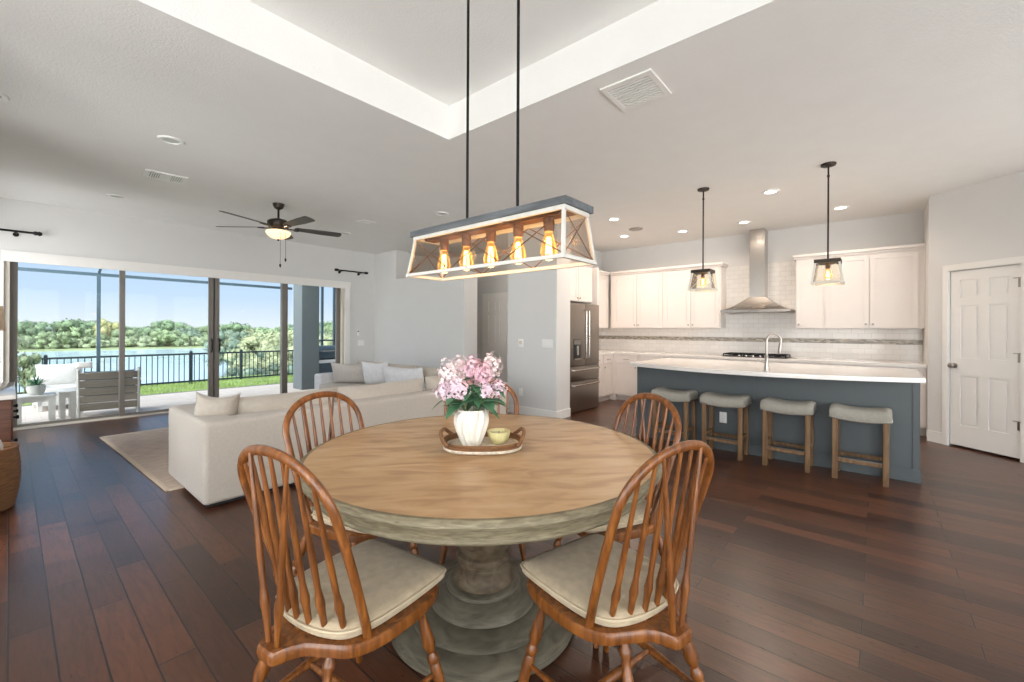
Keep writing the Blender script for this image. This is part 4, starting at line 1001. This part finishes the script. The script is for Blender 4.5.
# island
IX0, IX1, IY0, IY1 = 5.19, 6.32, -.285, 2.325
il = thing('kitchen_island', 'slate blue kitchen island with panelled front facing the stools', 'kitchen island', (IX0, (IY0+IY1)/2, 0))
oy = (IY0+IY1)/2; W = IX1-IX0; Hh = (IY1-IY0)/2
m = MB(); m.box(.012, W, -Hh+.012, Hh-.012, 0, .884); m.build('body', 'slate_paint', il, smooth=False)
for a, b in ((-Hh, 1.005-oy), (1.025-oy, Hh)):
    m = MB(); m.box(.004, .014, a, b, .11, .884); m.build('front_panel', 'slate_paint', il, smooth=False)
for nm_, a, b in (('seam_batten', 1.005-oy, 1.025-oy), ('corner_trim', -Hh-.002, -Hh+.045), ('corner_trim', Hh-.045, Hh+.002)):
    m = MB(); m.box(-.002, .03, a, b, .115, .884); m.build(nm_, 'slate_paint', il, smooth=False)
m = MB(); m.box(.01, W, -Hh, -Hh+.014, .11, .884); m.box(.01, W, Hh-.014, Hh, .11, .884); m.build('end_panel', 'slate_paint', il, smooth=False)
m = MB(); m.box(-.012, W, -Hh-.012, Hh+.012, 0, .105); m.box(-.006, W, -Hh-.006, Hh+.006, .105, .115); m.build('base_moulding', 'slate_paint', il, smooth=False)
pts = [(IX1+.03, IY0-.035), (IX1+.03, IY1+.035)]
n = 28; ya, yb = IY1+.035, IY0-.035; xa, xb, xm = 5.06, 5.155, 4.76
for i in range(n+1):
    q = i/n; y = ya+(yb-ya)*q; base = xa+(xb-xa)*q; bowd = (xa+xb)/2-xm
    pts.append((base-bowd*4*q*(1-q), y))
m = MB(); m.loft(pts, [(.9985, .885), (1, .889), (1, .921), (.9985, .925)]); it = m.build('island_countertop', 'quartz'); tag(it, 'white quartz island worktop with gently bowed seating edge', 'countertop')
fc = thing('kitchen_faucet', 'brushed nickel gooseneck pull down faucet on the island', 'faucet', (5.02, .862, .925))
m = MB(); m.lathe([(.028, 0), (.028, .008), (.022, .014), (.019, .05), (.019, .15), (.016, .155), (.014, .16), (.001, .16)], 20); m.build('base', 'nickel', fc)
D = Vector((.45, -.60, 0)).normalized(); P = [Vector((0, 0, .14)), Vector((0, 0, .305))]
for i in range(13):
    a = PI-PI*i/12*1.08; P.append(D*(.07+.07*math.cos(a))+Vector((0, 0, .305+.07*math.sin(a))))
m = MB(); m.tube(P, .0108, 12); m.build('spout', 'nickel', fc)
e = P[-1]; dd = (P[-1]-P[-2]).normalized(); m = MB(); m.tube([e, e+dd*.02, e+dd*.10, e+dd*.115], [.0108, .0155, .017, .0135], 14); m.build('spray_head', 'nickel', fc)
m = MB(); m.tube([(0, 0, .085), (-.018, .03, .088), (-.045, .075, .105)], [.010, .008, .006], 10); m.build('lever', 'nickel', fc)

# counter stools
def make_stool():
    t = thing('counter_stool', '', 'stool', group='saddle seat stools at the island')
    hw, hd_ = .175, .135      # half width (y), half depth (x) between leg centres
    for s in (-1, 1):
        for d in (-1, 1):
            m = MB(); x, y = d*hd_, s*hw; m.rbox(-.021, .021, -.021, .021, 0, .555, .003, 1, mtx=T(x, y, 0)); m.build('leg', 'stool_wood', t)
    for x in (-hd_, hd_):
        m = MB(); m.rbox(x-.012, x+.012, -hw+.02, hw-.02, .155, .19, .003, 1); st = m.build('stretcher', 'stool_wood', t)
        if x < 0: m = MB(); m.box(x-.0125, x+.0125, -hw+.022, hw-.022, .1895, .1925); m.build('foot_plate', 'nickel', st, smooth=False)
    for y in (-hw, hw):
        m = MB(); m.rbox(-hd_+.02, hd_-.02, y-.012, y+.012, .20, .235, .003, 1); m.build('stretcher', 'stool_wood', t)
    m = MB(); A, B = .165, .215; n = 20
    def dip(q): return -.028*(1-q*q)
    vs, fs = [], []
    ring = []
    for j in range(n+1):
        q = -1+2*j/n; y = B*q; dz = dip(q); rr = .022*max(0, abs(q)-.86)/.14
        prof_ = [(-A+.01, .548+dz*.8), (-A, .556+dz*.8), (-A-.004, .60+dz), (-A+.006+rr*.4, .636+dz-rr), (-A+.035, .655+dz-rr), (0, .664+dz-rr), (A-.035, .655+dz-rr), (A-.006-rr*.4, .636+dz-rr), (A+.004, .60+dz), (A, .556+dz*.8), (A-.01, .548+dz*.8)]
        for x, z in prof_: vs.append((x, y, z))
    k = 11
    for j in range(n):
        for i in range(k): fs.append((j*k+i, j*k+(i+1) % k, (j+1)*k+(i+1) % k, (j+1)*k+i))
    fs += [tuple(range(k)), tuple(reversed(range(n*k, n*k+k)))]
    m.add(vs, fs); seat = m.build('seat', 'stool_fabric', t, ang=60)
    m = MB()
    for x in (-A-.001, A+.001):
        for j in range(23):
            q = -1+2*(j+.5)/23; m.ball((x, B*q, .562+dip(q)*.8), .0055, 6, 4)
    for s in (-1, 1):
        for j in range(15): m.ball((-A+.01+j*(2*A-.02)/14, s*B, .562), .0055, 6, 4)
    nh = m.build('nailhead_trim', 'nickel', seat); nh['kind'] = 'stuff'
    return t
S0 = make_stool()
for i, (y, lab) in enumerate(((.117, 'grey saddle stool nearest the right end of the island'), (.672, 'grey saddle stool second from the right end of the island'),
                              (1.245, 'grey saddle stool in front of the outlet on the island panel'), (1.79, 'grey saddle stool at the left, partly behind the dining chair'))):
    s = S0 if i == 0 else copy_tree(S0); s.location = (5.01, y, 0); s['label'] = lab

# ------------------------------------------------------------------ outdoors
m = MB(); m.box(-4.5, 12, 8.64, 11.35, -.2, -.05); struct(m.build('patio_floor', 'paver_tiles', smooth=False))
m = MB(); m.box(-4.5, 12, 11.35, 11.45, -.3, -.045); struct(m.build('trim_3', 'kerb', smooth=False))
m = MB(); vs, fs = [], []
nx, ny = 34, 10
for j in range(ny+1):
    for i in range(nx+1):
        y = 11.45+j*.36; vs.append((-6+i*.8, y, -.07-.10*min(1, j/8)**1.2-.03*math.sin(i*1.3)*j/10))
for j in range(ny):
    for i in range(nx): a = j*(nx+1)+i; fs.append((a, a+1, a+nx+2, a+nx+1))
m.add(vs, fs)
random.seed(5)
for k in range(5200):
    x = random.uniform(-.3, 7.5); y = random.uniform(11.46, 14.6); z = -.07-.10*min(1, (y-11.45)/2.88)**1.2; a = random.uniform(0, PI); h = random.uniform(.03, .075); w = .006
    dx, dy = math.cos(a)*w, math.sin(a)*w; lx, ly = random.uniform(-.02, .02), random.uniform(-.02, .02)
    m.add([(x-dx, y-dy, z), (x+dx, y+dy, z), (x+lx, y+ly, z+h)], [(0, 1, 2)])
g = m.build('lawn_grass', 'grass', smooth=False); tag(g, 'strip of bright green lawn between the patio and the fence', 'grass', kind='stuff')
m = MB(); m.box(-120, 160, 15.0, 190, -2.2, -2.0); w = m.build('lake_water', 'water', smooth=False); tag(w, 'calm pale blue lake behind the fence', 'water', kind='stuff')
# far banks
def bank(name, pts, z0, z1, lab):
    m = MB(); m.loft(pts, [(1.0, z0), (.985, z1*.5+z0*.5), (.96, z1)]); o = m.build(name, 'bank_grass'); struct(o); return o
bank('ground_far', [(-90, 88), (10, 87), (40, 83), (56, 84), (90, 90), (150, 130), (60, 185), (-90, 180)], -2.3, -1.85, '')
bank('ground_right', [(7.0, 15.2), (9.5, 15.6), (30, 17), (70, 30), (90, 60), (60, 66), (34, 52), (17, 32), (9.5, 20.5)], -2.3, -1.05, '')
bank('ground_near', [(-30, 14.3), (26, 14.3), (26, 15.6), (-30, 15.4)], -2.4, -.30, '')
# fence
def make_fence():
    t = thing('metal_fence', 'black metal picket fence along the lake edge of the lawn', 'fence', (-6.0, 14.0, -.17))
    L = 18.0
    for z in (.81, .08):
        m = MB(); m.box(0, L, -.02, .02, z-.022, z+.022); m.build('rail', 'rail_metal', t, smooth=False)
    for k, x in enumerate((.9, 3.7, 6.52, 9.16, 10.35, 13.1, 15.7)):
        m = MB(); m.box(x-.032, x+.032, -.032, .032, -.12, .86); m.lathe([(.045, .86), (.045, .875), (.001, .90)], 4, T(x, 0, 0) @ RZ(PI/4)); m.build('post', 'rail_metal', t, smooth=False)
    m = MB(); m.box(-.0085, .0085, -.0085, .0085, .04, .81); p = None; n = 0
    x = 5.7
    while x < 13.5 and n < 98:
        if p is None: p = m.build('picket', 'rail_metal', t, smooth=False); q = p
        else: q = p.copy(); COL.objects.link(q); q.parent = t
        q.location = (x, 0, 0); x += .1105; n += 1
    return t
make_fence()
# screen cage
cg = thing('screen_enclosure', 'slate coloured metal frame of the patio screen enclosure', 'screen enclosure', (0, 11.25, -.05))
m = MB(); m.box(-3.0, 4.62, -.03, .03, 2.36, 2.415); m.build('beam', 'cage_metal', cg, smooth=False)
m = MB(); m.box(4.7, 11, -.03, .03, 1.05, 1.09); m.build('beam', 'cage_metal', cg, smooth=False)
for x in (-2.0, 1.098, 5.40, 5.73):
    m = MB(); m.box(x-.026, x+.026, -.03, .03, 0, 2.36 if x < 5 else 3.4); m.build('post', 'cage_metal', cg, smooth=False)
m = MB(); m.tube([(1.098, 0, 2.3), (1.10, -.02, 2.42), (1.12, -.12, 2.53), (1.14, -.6, 2.80), (1.14, -1.6, 3.20), (1.14, -2.6, 3.5)], .026, 4); m.build('rafter', 'cage_metal', cg, smooth=False)
# lanai post and roof
m = MB(); m.box(4.27, 4.66, 9.85, 10.30, -.05, 3.0); struct(m.build('pillar', 'stucco', smooth=False))
m = MB(); m.box(3.9, 12, 8.64, 10.5, 3.0, 3.2); struct(m.build('roof_lanai', 'trim', smooth=False))
# patio furniture
lc = thing('patio_chair', 'weathered grey slatted lounge chair seen from behind on the patio', 'chair', (1.00, 8.98, -.05), R(-7)); lc.scale = (.90, 1, .98)
for i in range(5):
    z0 = .13+i*.125; q = (z0+.05)/.7
    m = MB(); m.rbox(-.36, .36, -.012, .012, z0, z0+.108, .004, 1, mtx=T(0, .13-.14*q, 0) @ RX(R(10)) @ T(0, 0, -.0)); m.build('back_slat', 'patio_grey', lc)
for x in (-.375, .375):
    m = MB(); m.tube([(x, .16, 0), (x, -.03, .78)], .024, 4, flat=(1, 0, 0)); m.build('back_post', 'patio_white', lc, smooth=False)
    m = MB(); m.box(x-.022, x+.022, .70, .745, 0, .55); m.build('leg', 'patio_white', lc, smooth=False)
    m = MB(); m.rbox(x-.04, x+.04, .05, .80, .55, .575, .004, 1); m.build('arm', 'patio_white', lc)
m = MB(); m.box(-.36, .36, .12, .76, .27, .30); m.build('seat', 'patio_grey', lc, smooth=False)
m = MB(); m.rbox(-.33, .33, .14, .74, .30, .42, .04, 3); m.build('seat_cushion', 'navy', lc)
m = MB(); m.pillow(.64, .40, .13, mtx=T(0, .20, .53) @ RX(R(10)), pinch=.05); m.build('back_cushion', 'navy', lc)
ws = thing('patio_armchair', 'white cushioned patio armchair behind the slatted lounge chair', 'armchair', (.60, 10.75, -.05), R(4)); ws.scale = (.80, .9, .92)
m = MB(); m.box(-.40, .40, -.36, .36, .10, .26); m.build('frame', 'patio_white', ws, smooth=False)
for x in (-.37, .37):
    for y in (-.33, .33): m = MB(); m.box(x-.03, x+.03, y-.03, y+.03, 0, .55); m.build('leg', 'patio_white', ws, smooth=False)
    m = MB(); m.rbox(x-.05, x+.05, -.36, .36, .53, .56, .004, 1); m.build('arm', 'patio_white', ws)
m = MB(); m.rbox(-.33, .33, -.37, .28, .26, .42, .05, 3); m.build('seat_cushion', 'patio_white', ws)
m = MB(); m.pillow(.74, .46, .22, mtx=T(0, .26, .58) @ RX(R(-12)), pinch=.06); m.build('back_cushion', 'patio_white', ws)
throw(.87, 10.85, .60, .24, .12, .08, 8, -10, 'pillow_grey', 'small grey pillow propped on the white patio armchair corner', .02, 0, None)
def slat_table(loc, w, d, h, lab, rz=0):
    t = thing('patio_side_table', lab, 'side table', loc, rz, 'white patio side tables')
    n = max(3, int(d/.09))
    for i in range(n):
        y = -d/2+d*(i+.5)/n; m = MB(); m.rbox(-w/2, w/2, y-d/n*.42, y+d/n*.42, h-.022, h, .003, 1); m.build('slat', 'patio_white', t)
    for x in (-w/2+.04, w/2-.04):
        for y in (-d/2+.04, d/2-.04): m = MB(); m.box(x-.028, x+.028, y-.028, y+.028, 0, h-.02); m.build('leg', 'patio_white', t, smooth=False)
    m = MB(); m.box(-w/2+.02, w/2-.02, -d/2+.03, -d/2+.055, h-.09, h-.022); m.box(-w/2+.02, w/2-.02, d/2-.055, d/2-.03, h-.09, h-.022); m.build('rail', 'patio_white', t, smooth=False)
slat_table((.245, 9.16, -.05), .40, .46, .42, 'low white slatted side table carrying the potted plant')
slat_table((.575, 9.42, -.05), .19, .40, .42, 'small white side table between plant table and slatted lounge chair')
pp = thing('potted_plant', 'spiky green plant in a white pot on the low patio table', 'potted plant', (.25, 9.16, .37))
m = MB(); m.lathe([(.001, 0), (.065, 0), (.085, .03), (.098, .09), (.092, .13), (.08, .14), (.078, .12), (.001, .11)], 28); m.build('pot', 'pot_white', pp)
m = MB(); random.seed(3)
for k in range(46):
    a = random.uniform(0, 2*PI); e = random.uniform(.35, 1.4); leaf_mesh(m, (0, 0, .11), (math.cos(a)*math.cos(e), math.sin(a)*math.cos(e), math.sin(e)), random.uniform(.14, .24), .011, random.uniform(.1, .4))
m.build('leaves', 'leaf', pp)
gr = thing('patio_grill', 'dark gas grill with chrome lid handle behind the patio pillar', 'grill', (5.20, 10.62, -.05), R(8))
m = MB(); m.box(-.40, .40, -.28, .28, .08, .62); m.build('cart', 'grill_cover', gr, smooth=False)
m = MB(); P = []
for i in range(13):
    a = PI*i/12; P.append((-.29*math.cos(a), .66+.30*math.sin(a)))
vs = [(x, y, z) for x in (-.42, .42) for y, z in P]; n = len(P)
m.add(vs, [(i, i+1, n+i+1, n+i) for i in range(n-1)]+[tuple(range(n)), tuple(reversed(range(n, 2*n))), (0, n, 2*n-1, n-1)]); m.build('lid', 'grill_cover', gr, ang=50)
m = MB(); m.tube([(-.30, -.24, .82), (-.30, -.31, .83), (.30, -.31, .83), (.30, -.24, .82)], .014, 8); m.build('lid_handle', 'steel', gr)
for s in (-1, 1): m = MB(); m.rbox(min(s*.42, s*.75), max(s*.42, s*.75), -.26, .26, .62, .66, .008, 2); m.build('side_shelf', 'steel', gr)
m = MB(); m.box(-.41, .41, -.285, -.28, .54, .62); m.build('control_panel', 'steel', gr, smooth=False)
for x in (-.34, .34):
    for y in (-.2, .2): m = MB(); m.cyl((x-.015, y, .045), (x+.015, y, .045), .045, n=16); m.build('wheel', 'dark_plastic', gr)

# trees: crown of leaf clumps over a branching trunk
def crown_mesh(seed, w, h, nb, nl, ls):
    random.seed(seed); m = MB(); blobs = []
    for k in range(nb):
        a = random.uniform(0, 2*PI); q = random.random()**.6; z = random.uniform(.18, .95)
        rr = w*.5*q*(1-.55*abs(z-.45)); blobs.append((Vector((rr*math.cos(a), rr*math.sin(a), h*z)), (w*.5+h*.5)*random.uniform(.09, .19)))
    for c, r_ in blobs:
        t = bmesh.new(); bmesh.ops.create_icosphere(t, subdivisions=2, radius=r_*.7)
        for v in t.verts: v.co = Vector((v.co.x*random.uniform(.8, 1.2), v.co.y*random.uniform(.8, 1.2), v.co.z*random.uniform(.65, .95)))+c
        t.verts.index_update(); m.add([v.co.copy() for v in t.verts], [[v.index for v in f_.verts] for f_ in t.faces]); t.free()
        for j in range(nl):
            n = Vector((random.gauss(0, 1), random.gauss(0, 1), random.gauss(0, 1))).normalized(); p = c+Vector((n.x, n.y, n.z*.85))*r_*random.uniform(.75, 1.15)
            a = n.orthogonal().normalized(); b = n.cross(a); th = random.uniform(0, PI); d = (a*math.cos(th)+b*math.sin(th)+n*random.uniform(-.3, .6)).normalized(); e = n.cross(d).normalized()
            s = ls*random.uniform(.6, 1.4); m.add([p-d*s, p+e*s*.45, p+d*s, p-e*s*.45], [(0, 1, 2, 3)])
    return m
def tree_proto(name, seed, w, h, nb, nl, ls, fm, lab, cat, grp):
    t = thing(name, lab, cat, (0, 0, -60), 0, grp)
    crown_mesh(seed, w, h, nb, nl, ls).build('foliage', fm, t, ang=180)
    m = MB(); m.tube([(0, 0, -.2), (.02*w, .01*w, h*.25), (-.02*w, 0, h*.55), (.01*w, .01*w, h*.8)], [w*.035, w*.028, w*.018, w*.006], 7)
    for k in range(4): a = k*1.7; m.tube([(0, 0, h*.25+k*.06*h), (math.cos(a)*w*.25, math.sin(a)*w*.25, h*(.5+k*.06))], [w*.016, w*.005], 5)
    m.build('trunk', 'bark', t)
    return t
KINDS = [tree_proto('bank_tree', 21, 7.0, 3.3, 42, 80, .22, 'foliage0', 'dark green bushy tree on the far lake bank', 'tree', 'dark trees on the far bank'),
         tree_proto('bank_tree', 22, 6.5, 2.8, 40, 80, .20, 'foliage1', 'mid green rounded tree on the far lake bank', 'tree', 'mid green trees on the far bank'),
         tree_proto('bank_tree', 23, 4.6, 3.6, 36, 90, .20, 'foliage2', 'tall bluish green tree on the far lake bank', 'tree', 'tall trees on the far bank'),
         tree_proto('bank_shrub', 24, 6.5, 1.5, 40, 60, .16, 'foliage4', 'low light green shrub at the far waterline', 'shrub', 'shrubs on the far waterline'),
         tree_proto('bush', 25, 3.2, 1.65, 46, 90, .075, 'foliage3', 'yellow green bush on the bank right of the lake, beyond the fence', 'bush', 'yellow green bushes beyond the fence'),
         tree_proto('bush', 26, 2.6, 1.65, 46, 90, .07, 'foliage2', 'grey green bush on the bank right of the lake, beyond the fence', 'bush', 'grey green bushes beyond the fence')]
used = set()
def plant(k, x, y, z, s, rz):
    t = KINDS[k] if k not in used else copy_tree(KINDS[k]); used.add(k)
    t.location = (x, y, z); t.rotation_euler = (0, 0, rz); t.scale = (s, s, s*random.uniform(.9, 1.12))
random.seed(17)
YA = math.degrees(.7062)
def polar(deg, dist): return dist*math.cos(R(deg)), dist*math.sin(R(deg))
for i in range(30):
    b = 60+i*1.05+random.uniform(-.3, .3); x, y = polar(b, random.uniform(100, 112)); plant((0, 1, 2, 0, 1)[i % 5], x, y, -1.8, random.uniform(.85, 1.2), random.uniform(0, 6))
for i in range(22):
    b = 61+i*1.38+random.uniform(-.4, .4); x, y = polar(b, random.uniform(94, 99)); plant((3, 1, 3)[i % 3], x, y, -1.85, random.uniform(.75, 1.0), random.uniform(0, 6))
for i in range(20):
    b = 60.5+i*.66+random.uniform(-.3, .3); dd_ = random.choice((24, 29, 35, 44)); x, y = polar(b, dd_); plant((4, 5, 4)[i % 3], x, y, -1.3, random.uniform(.85, 1.15)*(dd_/27)**.55, random.uniform(0, 6))
for i in range(9):
    x = 5.7+i*.72; plant((5, 4, 5)[i % 3], x, 17.2+random.uniform(0, 1.5), -1.35, random.uniform(.62, .85), random.uniform(0, 6))
t = tree_proto('shrub', 31, .9, 1.5, 16, 90, .05, 'foliage4', 'feathery green shrub at the fence behind the potted plant', 'shrub', None)
t.location = (.20, 13.3, -.3); t.scale = (.75, .75, .95)
t = tree_proto('flowering_tree', 33, 3.4, 3.9, 34, 80, .18, 'yellow_bloom', 'yellowish green tree rising above the far bank on the left', 'tree', None)
t.location = (polar(83.8, 99)[0], polar(83.8, 99)[1], -1.6); t.scale = (.9, .9, 1.12)

# ------------------------------------------------------------------ light
sun = bpy.data.lights.new('sun', 'SUN'); sun.energy = 1.7; sun.angle = R(1.2); sun.color = (1, .95, .87)
o = bpy.data.objects.new('sun', sun); COL.objects.link(o)
o.rotation_euler = Vector((-.80, .26, .95)).to_track_quat('Z', 'Y').to_euler()
wd = bpy.data.worlds.new('sky'); sc.world = wd; wd.use_nodes = True
nt = wd.node_tree; nt.nodes.clear(); L = nt.links.new
out = nt.nodes.new('ShaderNodeOutputWorld'); bg = nt.nodes.new('ShaderNodeBackground'); L(bg.outputs[0], out.inputs[0])
tc = nt.nodes.new('ShaderNodeTexCoord'); sp = nt.nodes.new('ShaderNodeSeparateXYZ'); L(tc.outputs['Generated'], sp.inputs[0])
rp = nt.nodes.new('ShaderNodeValToRGB'); L(sp.outputs[2], rp.inputs[0]); e = rp.color_ramp.elements
e[0].position = 0.0; e[0].color = srgb(236, 243, 250); e[1].position = 1.0; e[1].color = srgb(120, 172, 236)
k = e.new(.06); k.color = srgb(203, 225, 250); k = e.new(.22); k.color = srgb(174, 209, 248)
# brightness added to unseen sky and ground behind the camera, fills the room
vm = nt.nodes.new('ShaderNodeVectorMath'); vm.operation = 'DOT_PRODUCT'; vm.inputs[1].default_value = Vector((-.62, -.72, .17)).normalized()
L(tc.outputs['Generated'], vm.inputs[0])
mr = nt.nodes.new('ShaderNodeMapRange'); mr.interpolation_type = 'SMOOTHSTEP'; mr.inputs['From Min'].default_value = .05; mr.inputs['From Max'].default_value = .9; mr.inputs['To Max'].default_value = 6.6
L(vm.outputs['Value'], mr.inputs['Value'])
cl = nt.nodes.new('ShaderNodeMix'); cl.data_type = 'RGBA'; cl.blend_type = 'ADD'; cl.inputs[0].default_value = 1
sc_ = nt.nodes.new('ShaderNodeMix'); sc_.data_type = 'RGBA'; sc_.blend_type = 'MULTIPLY'; sc_.inputs[0].default_value = 1; sc_.inputs[6].default_value = (.99, 1, .98, 1)
L(mr.outputs[0], sc_.inputs[7]); L(rp.outputs[0], cl.inputs[6]); L(sc_.outputs[2], cl.inputs[7]); L(cl.outputs[2], bg.inputs[0])
bg.inputs[1].default_value = 1.0

sc.view_settings.view_transform = 'Standard'; sc.view_settings.look = 'None'; sc.view_settings.gamma = 1; sc.view_settings.use_curve_mapping = False
sc.view_settings.exposure = 0.12
sc.cycles.max_bounces = 10; sc.cycles.diffuse_bounces = 6; sc.cycles.glossy_bounces = 4; sc.cycles.transparent_max_bounces = 24; sc.cycles.sample_clamp_indirect = 6
sc.cycles.use_denoising = True
